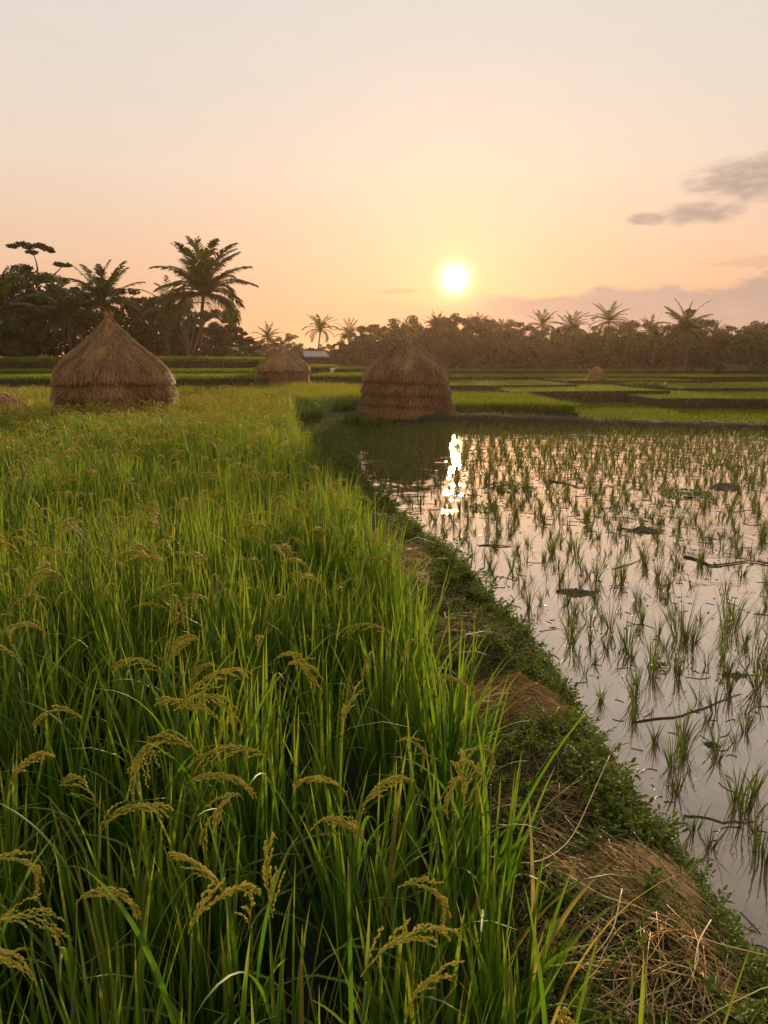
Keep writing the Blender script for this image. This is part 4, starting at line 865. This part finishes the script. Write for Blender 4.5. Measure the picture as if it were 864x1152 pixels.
dn = vn(x * .55, y * .45, 70) * .7 + vn(x * 2, y * 2, 71) * .3 + np.interp(y, [2, 6, 9, 12, 18, 24], [.02, .0, .04, .12, .3, .6])
ok = (x > Wx(y) + .22) & (y < cross_c(x) - .75) & in_view(x, y, WATER_Z, 30, 30) & (dn > U(.17, .52, len(x))); x, y = x[ok], y[ok]
order = np.argsort(np.hypot(x, y)); x, y = x[order], y[order]; NI = 290
SEED = []
for k in range(min(NI, len(x))):
    o = bpy.data.objects.new('rice_seedling', tmesh[rng.integers(0, 8)]); COL.objects.link(o); o.location = (x[k], y[k], WATER_Z); o.rotation_euler = (rng.normal(0, .08), rng.normal(0, .08), rng.uniform(0, 6.28)); s_ = rng.uniform(.5, 1.05); o.scale = (s_,) * 3
    SEED.append(o)
fs = G(); x, y = x[NI:], y[NI:]; n = len(x); wh = rng.integers(0, 5, n)
nearm = y < 13
for k in range(5):
    for mk, src in ((nearm, tg), (~nearm, tg2)):
        m_ = (wh == k) & mk
        if m_.any(): fs.scatter(src[k], np.stack([x[m_], y[m_], np.full(m_.sum(), WATER_Z)], -1), U(0, 6.28, m_.sum()), U(.65, 1.1, m_.sum()))
# dense emergent grass near the far and left margins
n = 9000; xx = U(-.8, 14, n); yy = 24.2 - np.abs(rng.normal(0, 1.3, n)); xl = U(-.8, 1.0, 3500); yl = U(13, 23, 3500); xx = np.concatenate([xx, xl]); yy = np.concatenate([yy, yl])
ok = (xx > Wx(yy) + .05) & (yy < cross_c(xx) - .65) & (vn(xx * 1.5, yy * 1.5, 9) > .35); ok &= ~((yy < 18) & (xx > Wx(yy) + 1.3) & (xx < 3) & (yy < 17)); xx, yy = xx[ok], yy[ok]; n = len(xx)
fs.merge(blades(np.stack([xx, yy, np.full(n, WATER_Z - .02)], -1), U(.12, .30, n), U(0, 6.28, n), U(.02, .5, n), U(.1, 1.0, n), U(.005, .009, n), 3))
tag(fs.obj('far_seedlings', M_seed), 'countless seedlings and water grass in the farther part of the flooded paddy', 'rice seedlings', kind='stuff')
# a few clumps that stand out
def bigtuft(label, u, v, n, L, r=.05):
    x_, y_, _ = at(u, v, WATER_Z); a = U(0, 6.28, n); q = r * np.sqrt(rng.random(n)); g = blades(np.stack([q * np.cos(a), q * np.sin(a) * 2, np.full(n, -.04)], -1), L * U(.5, 1.1, n), a, U(.02, .3, n), U(.1, .8, n), U(.003, .0048, n), 6)
    o = g.obj('seedling_clump', M_seed); o.location = (x_, y_, WATER_Z); tag(o, label, 'rice seedlings', 'thick seedling clumps in the near water')
for q in [('tall thick seedling clump in a row right of centre in the water', 770, 720, 46, .42, .10), ('bright seedling clump at the near end of that thick row', 767, 835, 26, .30, .03), ('seedling clump at the right, in the nearest water', 836, 915, 30, .30, .04), ('thick seedling clump close to the right edge of the photo', 822, 705, 40, .38, .06), ('seedling clump below the thick one near the right edge', 850, 745, 30, .32, .05), ('seedling clump left of the thick row, leaning', 705, 730, 24, .34, .04), ('low seedling clump nearest the bund corner of the water', 856, 965, 22, .26, .03)]: bigtuft(*q)
# floating debris
def twig(label, pts, r):
    P = np.array([at(u, v, WATER_Z + z) for u, v, z in pts]); s = np.linspace(0, len(P) - 1, 14); Q = np.stack([np.interp(s, np.arange(len(P)), P[:, k]) for k in range(3)], -1); Q[:, 2] = np.minimum(Q[:, 2], WATER_Z + r * .6); Q += np.stack([fbm(s * 1.8, s * 0 + u_ + r * 99, 3) * min(.16, r * 9) for u_ in (1, 2)] + [s * 0], -1)
    r = r * .6
    o = tubes(Q[None], (r * (1.1 - .6 * np.linspace(0, 1, 14)))[None], 6, np.array([.5])).obj('twig', M_twig); tag(o, label, 'twig', 'twigs lying in the flooded paddy')
twig('dark branch lying in the water at the right, below the far weeds', [(775, 625, .02), (800, 632, .05), (835, 630, .02), (875, 633, .03)], .018)
twig('thin long twig slanting between near seedling tufts', [(712, 812, .0), (760, 802, .03), (808, 788, .02), (835, 782, .0)], .008)
twig('short twig in the water left of the thick seedling row', [(628, 664, .01), (645, 662, .02), (672, 666, .0)], .014)
twig('thin twig reaching out from the bund into the nearest water', [(770, 912, .02), (810, 920, .02), (850, 926, .0)], .006)
twig('short floating stick in the middle of the water', [(696, 594, .01), (715, 596, .02), (745, 600, .0)], .016)
twig('floating stick nearest the left shore', [(540, 614, .0), (556, 612, .02), (574, 615, .0)], .014)
twig('dark stick among seedlings right of the sun reflection', [(620, 540, .02), (650, 545, .05), (672, 549, .0)], .020)
twig('thin stick near the right edge behind the branch', [(690, 640, .0), (705, 634, .02), (720, 625, .05)], .01)
def clod(label, u, v, rx, ry, h, seed, m=M_mud):
    x_, y_, _ = at(u, v, WATER_Z); n = 40; a = np.linspace(-1.25, 1.25, n); A_, B_ = np.meshgrid(a, a, indexing='ij')
    rr = np.hypot(A_, B_) * (1 + .9 * fbm(A_ * 1.6 + seed, B_ * 1.6, seed)); Z_ = h * (1.0 - rr * 1.15) + h * 1.5 * fbm(A_ * 4 + seed, B_ * 4, seed + 3, 4)
    Z_ = np.where(np.maximum(np.abs(A_), np.abs(B_)) > 1.2, -.05, Z_); i, j = np.meshgrid(np.arange(n - 1), np.arange(n - 1), indexing='ij'); q = i * n + j
    o = G().add(np.stack([rx * A_, ry * B_, Z_], -1), np.stack([q, q + n, q + n + 1, q + 1], -1).reshape(-1, 4)).obj('mud_clod', m); o.location = (x_, y_, WATER_Z); tag(o, label, 'mud clod', 'mud clods showing above the water')
clod('largest dark mud clod, among seedlings towards the right edge', 815, 548, .26, .22, .08, 1, M_mud)
clod('flat mud clod at the foot of a seedling near the right side', 828, 760, .08, .05, .03, 2, M_mud)
clod('low mud clod in the middle of the water by a stick', 725, 597, .3, .12, .05, 3, M_mud)
clod('mud clod on the water left of the thick seedling row', 648, 667, .16, .08, .04, 4, M_mud)
clod('small mud clod in the nearest water by the twig', 800, 838, .04, .03, .02, 5, M_mud)
def mat_weed(label, u, v, rx, ry, n, l=.04):
    x_, y_, _ = at(u, v, WATER_Z); a = U(0, 6.28, n); r = np.sqrt(rng.random(n)); p0 = np.stack([rx * r * np.cos(a), ry * r * np.sin(a), .005 + .10 * rng.random(n) * (1 - r)], -1); b_ = U(0, 6.28, n); tl = U(-.1, .9, n)
    d = np.stack([np.cos(b_) * np.cos(tl), np.sin(b_) * np.cos(tl), np.sin(tl)], -1); sd = np.stack([-np.sin(b_), np.cos(b_), 0 * b_], -1); V = np.stack([p0, p0 + d * l * .5 + sd * l * .35, p0 + d * l, p0 + d * l * .5 - sd * l * .35], 1)
    o = G().add(V.reshape(-1, 3), np.arange(n * 4).reshape(-1, 4), np.repeat(rng.random(n), 4)).obj('water_weed', M_weed, smooth=False); o.location = (x_, y_, WATER_Z); tag(o, label, 'water weed', 'floating weed patches on the paddy')
n = 5200; x = U(-1, 9, n * 3); y = 2.2 + 21 * rng.random(n * 3) ** 1.3; ok = (x > Wx(y) + .02) & (y < cross_c(x) - .8) & in_view(x, y, WATER_Z, 5, 5) & (vn(x * 1.4, y * 1.1, 61) * .6 + vn(x * 5, y * 4, 62) * .4 + .35 * np.exp(-(x - Wx(y)) / .25) > U(.45, .8, n * 3)); x, y = x[ok], y[ok]; n = len(x)
a = U(0, 6.28, n); l = (np.minimum(.006 + .003 * y, .05) * U(.3, 1.6, n))[:, None]; d = np.stack([np.cos(a), np.sin(a), rng.normal(0, .15, n)], -1); sd = np.stack([-np.sin(a), np.cos(a), rng.normal(0, .15, n)], -1) * U(.12, .5, n)[:, None]; p0 = np.stack([x, y, np.full(n, WATER_Z + .004)], -1)
V = np.stack([p0 - d * l, p0 + sd * l, p0 + d * l, p0 - sd * l], 1); V[..., 2] = np.maximum(V[..., 2], WATER_Z + .001)
fd = G().add(V.reshape(-1, 3), np.arange(n * 4).reshape(-1, 4), np.repeat(rng.random(n), 4))
n = 700; x = U(-1, 9, n * 4); y = 2.2 + 16 * rng.random(n * 4) ** 1.2; ok = (x > Wx(y) + .05) & (y < cross_c(x) - .9) & in_view(x, y, WATER_Z, 5, 5) & (vn(x * 1.3, y, 66) > .45); x, y = x[ok], y[ok]; n = len(x); a = U(0, 6.28, n); l = .05 + .18 * rng.random(n) ** 2 * np.minimum(1, y / 6); s_ = np.linspace(-.5, .5, 5); bd = rng.normal(0, .8, n)
fd.merge(tubes(np.stack([x[:, None] + l[:, None] * (s_ * np.cos(a)[:, None] - bd[:, None] * s_ ** 2 * np.sin(a)[:, None]), y[:, None] + l[:, None] * (s_ * np.sin(a)[:, None] + bd[:, None] * s_ ** 2 * np.cos(a)[:, None]), np.full((n, 5), WATER_Z + .002)], -1), (.0012 + .0003 * y)[:, None] * np.ones(5), 3))
tag(fd.obj('floating_debris', M_debris, smooth=False), 'bits of dead leaf, root and straw floating on the paddy water', 'debris', kind='stuff')
mat_weed('dark floating weed patch just right of the sun reflection', 575, 548, .42, .45, 380, .05)
mat_weed('small weed patch in front of the sun reflection', 545, 572, .2, .2, 120, .06)
mat_weed('weed patch beside the largest mud clod', 770, 556, .4, .3, 200, .06)
mat_weed('small floating leaves near the thick seedling row', 740, 752, .05, .05, 14, .04)

def relabel(objs, noun, marks, fallback, cat, group, zoff, most=4):
    pr_ = []
    for o in objs:
        u, v, d = project(o.location.x, o.location.y, o.location.z + zoff); pr_.append((float(u), float(v), o))
    used_ = set()
    pairs = sorted(((((u - a) ** 2 + ((v - b2) * 1.4) ** 2), i, j) for i, (u, v, o) in enumerate(pr_) for j, (a, b2, t) in enumerate(marks)), key=lambda q: q[0])
    for dist, i, j in pairs:
        if i in used_ or dist > 150 ** 2: continue
        u, v, o = pr_[i]; a, b2, t = marks[j]
        side = ('left of' if u < a else 'right of') if abs(u - a) > abs(v - b2) else ('behind' if v < b2 else 'in front of')
        n = _seen.get((noun, side, t), 0)
        if n >= most: continue
        _seen[(noun, side, t)] = n + 1; used_.add(i)
        o['label'] = '%s %s %s %s' % (['nearest', 'second', 'third', 'fourth'][n], noun, side, t)
    for i, (u, v, o) in enumerate(pr_):
        if i not in used_: o['label'] = fallback
        o['category'] = cat; o['group'] = group
relabel(SEED, 'seedling tuft', [(771, 700, 'the thick seedling row'), (767, 845, 'the bright seedling clump'), (836, 915, 'the nearest right seedling clump'), (822, 705, 'the clump by the right edge'), (705, 740, 'the leaning seedling clump'), (770, 800, 'the thin long twig'),
    (645, 664, 'the short twig'), (556, 614, 'the stick by the left shore'), (715, 598, 'the short middle stick'), (815, 632, 'the dark branch'), (815, 548, 'the largest mud clod'), (828, 762, 'the flat mud clod'), (648, 667, 'the mud clod by the short twig'), (800, 838, 'the small mud clod'), (740, 752, 'the floating leaves'), (810, 920, 'the twig from the bund')],
    'tuft of young green rice seedling among many alike in the near water', 'rice seedling', 'rice seedlings in the flooded paddy', .1)
relabel([o for o in bpy.data.objects if o.get('label') == 'rice plant with a nodding olive gold ear among the dense leaves'], 'rice plant', [(u, v, 'the ' + t) for u, v, t in (
    (25, 862, 'arched ear at the left edge'), (5, 940, 'hanging ear cut by the edge'), (130, 912, 'broad flat arching ear'), (105, 985, 'lowest wide ear'), (80, 790, 'thin ear nodding left'), (235, 800, 'fanned ear'), (285, 832, 'two-handed ear'), (395, 805, 'upright golden ear'), (425, 890, 'heavy ear by the straw'), (175, 740, 'bushy golden ear'), (320, 725, 'ear in mid field'), (40, 705, 'long thin ear'))],
    'rice plant with a nodding olive gold ear among the dense leaves', 'rice plant', 'ripening rice plants close to the camera', .85)
FT = [o for o in bpy.data.objects if o.name.startswith('broadleaf_tree') and str(o.get('group')).find('grove') < 0]
TM = [(303, 390, 'the leftmost far palm'), (357, 390, 'the palm over the hut'), (391, 390, 'the palm between hut and stack'), (459, 400, 'the middle straw stack'), (487, 390, 'the orange-lit palm'), (532, 390, 'the palm under the sun'), (561, 390, 'the ragged palm'), (604, 390, 'the lone middle palm'), (642, 390, 'the bushy palm'), (690, 390, 'the slender pale palm'), (725, 390, 'the palm by the slender one'), (770, 390, 'the big right palm'), (824, 400, 'the dark thatched hut'), (845, 390, 'the palm at the right edge')]
relabel([o for o in bpy.data.objects if o.get('group') == 'low palms half hidden in the tree line'], 'low palm', [(u, v, t) for u, v, t in TM], 'low palm half hidden in the distant tree line', 'palm tree', 'low palms half hidden in the tree line', 3.0, 4)
for row in range(4):
    nm = ['back-row tree', 'middle-row tree', 'front-row tree', 'low tree behind the terrace'][row]
    tg_ = ['trees along the back of the tree line', 'trees in the middle of the tree line', 'trees along the front of the tree line', 'low trees behind the last terrace'][row]
    relabel([o for o in FT if o.get('group') == tg_], nm, [(u, v, t) for u, v, t in TM], nm + ' in the distant tree line', 'tree', tg_, 3.0, 4)
# ------------------------------------------------------------------ evening haze
HZ = 0.00026
def box_obj(x0, x1, y0, y1, z0, z1):
    V = np.array([(a, b2, c) for a in (x0, x1) for b2 in (y0, y1) for c in (z0, z1)]); F = np.array([(0, 1, 3, 2), (4, 6, 7, 5), (0, 4, 5, 1), (2, 3, 7, 6), (0, 2, 6, 4), (1, 5, 7, 3)])
    return G().add(V, F)
M_haze = bpy.data.materials.new('evening_haze'); M_haze.use_nodes = True; nt = M_haze.node_tree; nt.nodes.clear()
pv = nt.nodes.new('ShaderNodeVolumePrincipled'); pv.inputs['Density'].default_value = HZ; pv.inputs['Color'].default_value = (.98, .66, .42, 1); pv.inputs['Anisotropy'].default_value = .6
mo = nt.nodes.new('ShaderNodeOutputMaterial'); nt.links.new(pv.outputs[0], mo.inputs['Volume'])
hz = box_obj(-620, 620, -220, 920, -1.9, 18).obj('haze', M_haze, smooth=False); tag(hz, 'warm evening haze over the fields', kind='stuff')
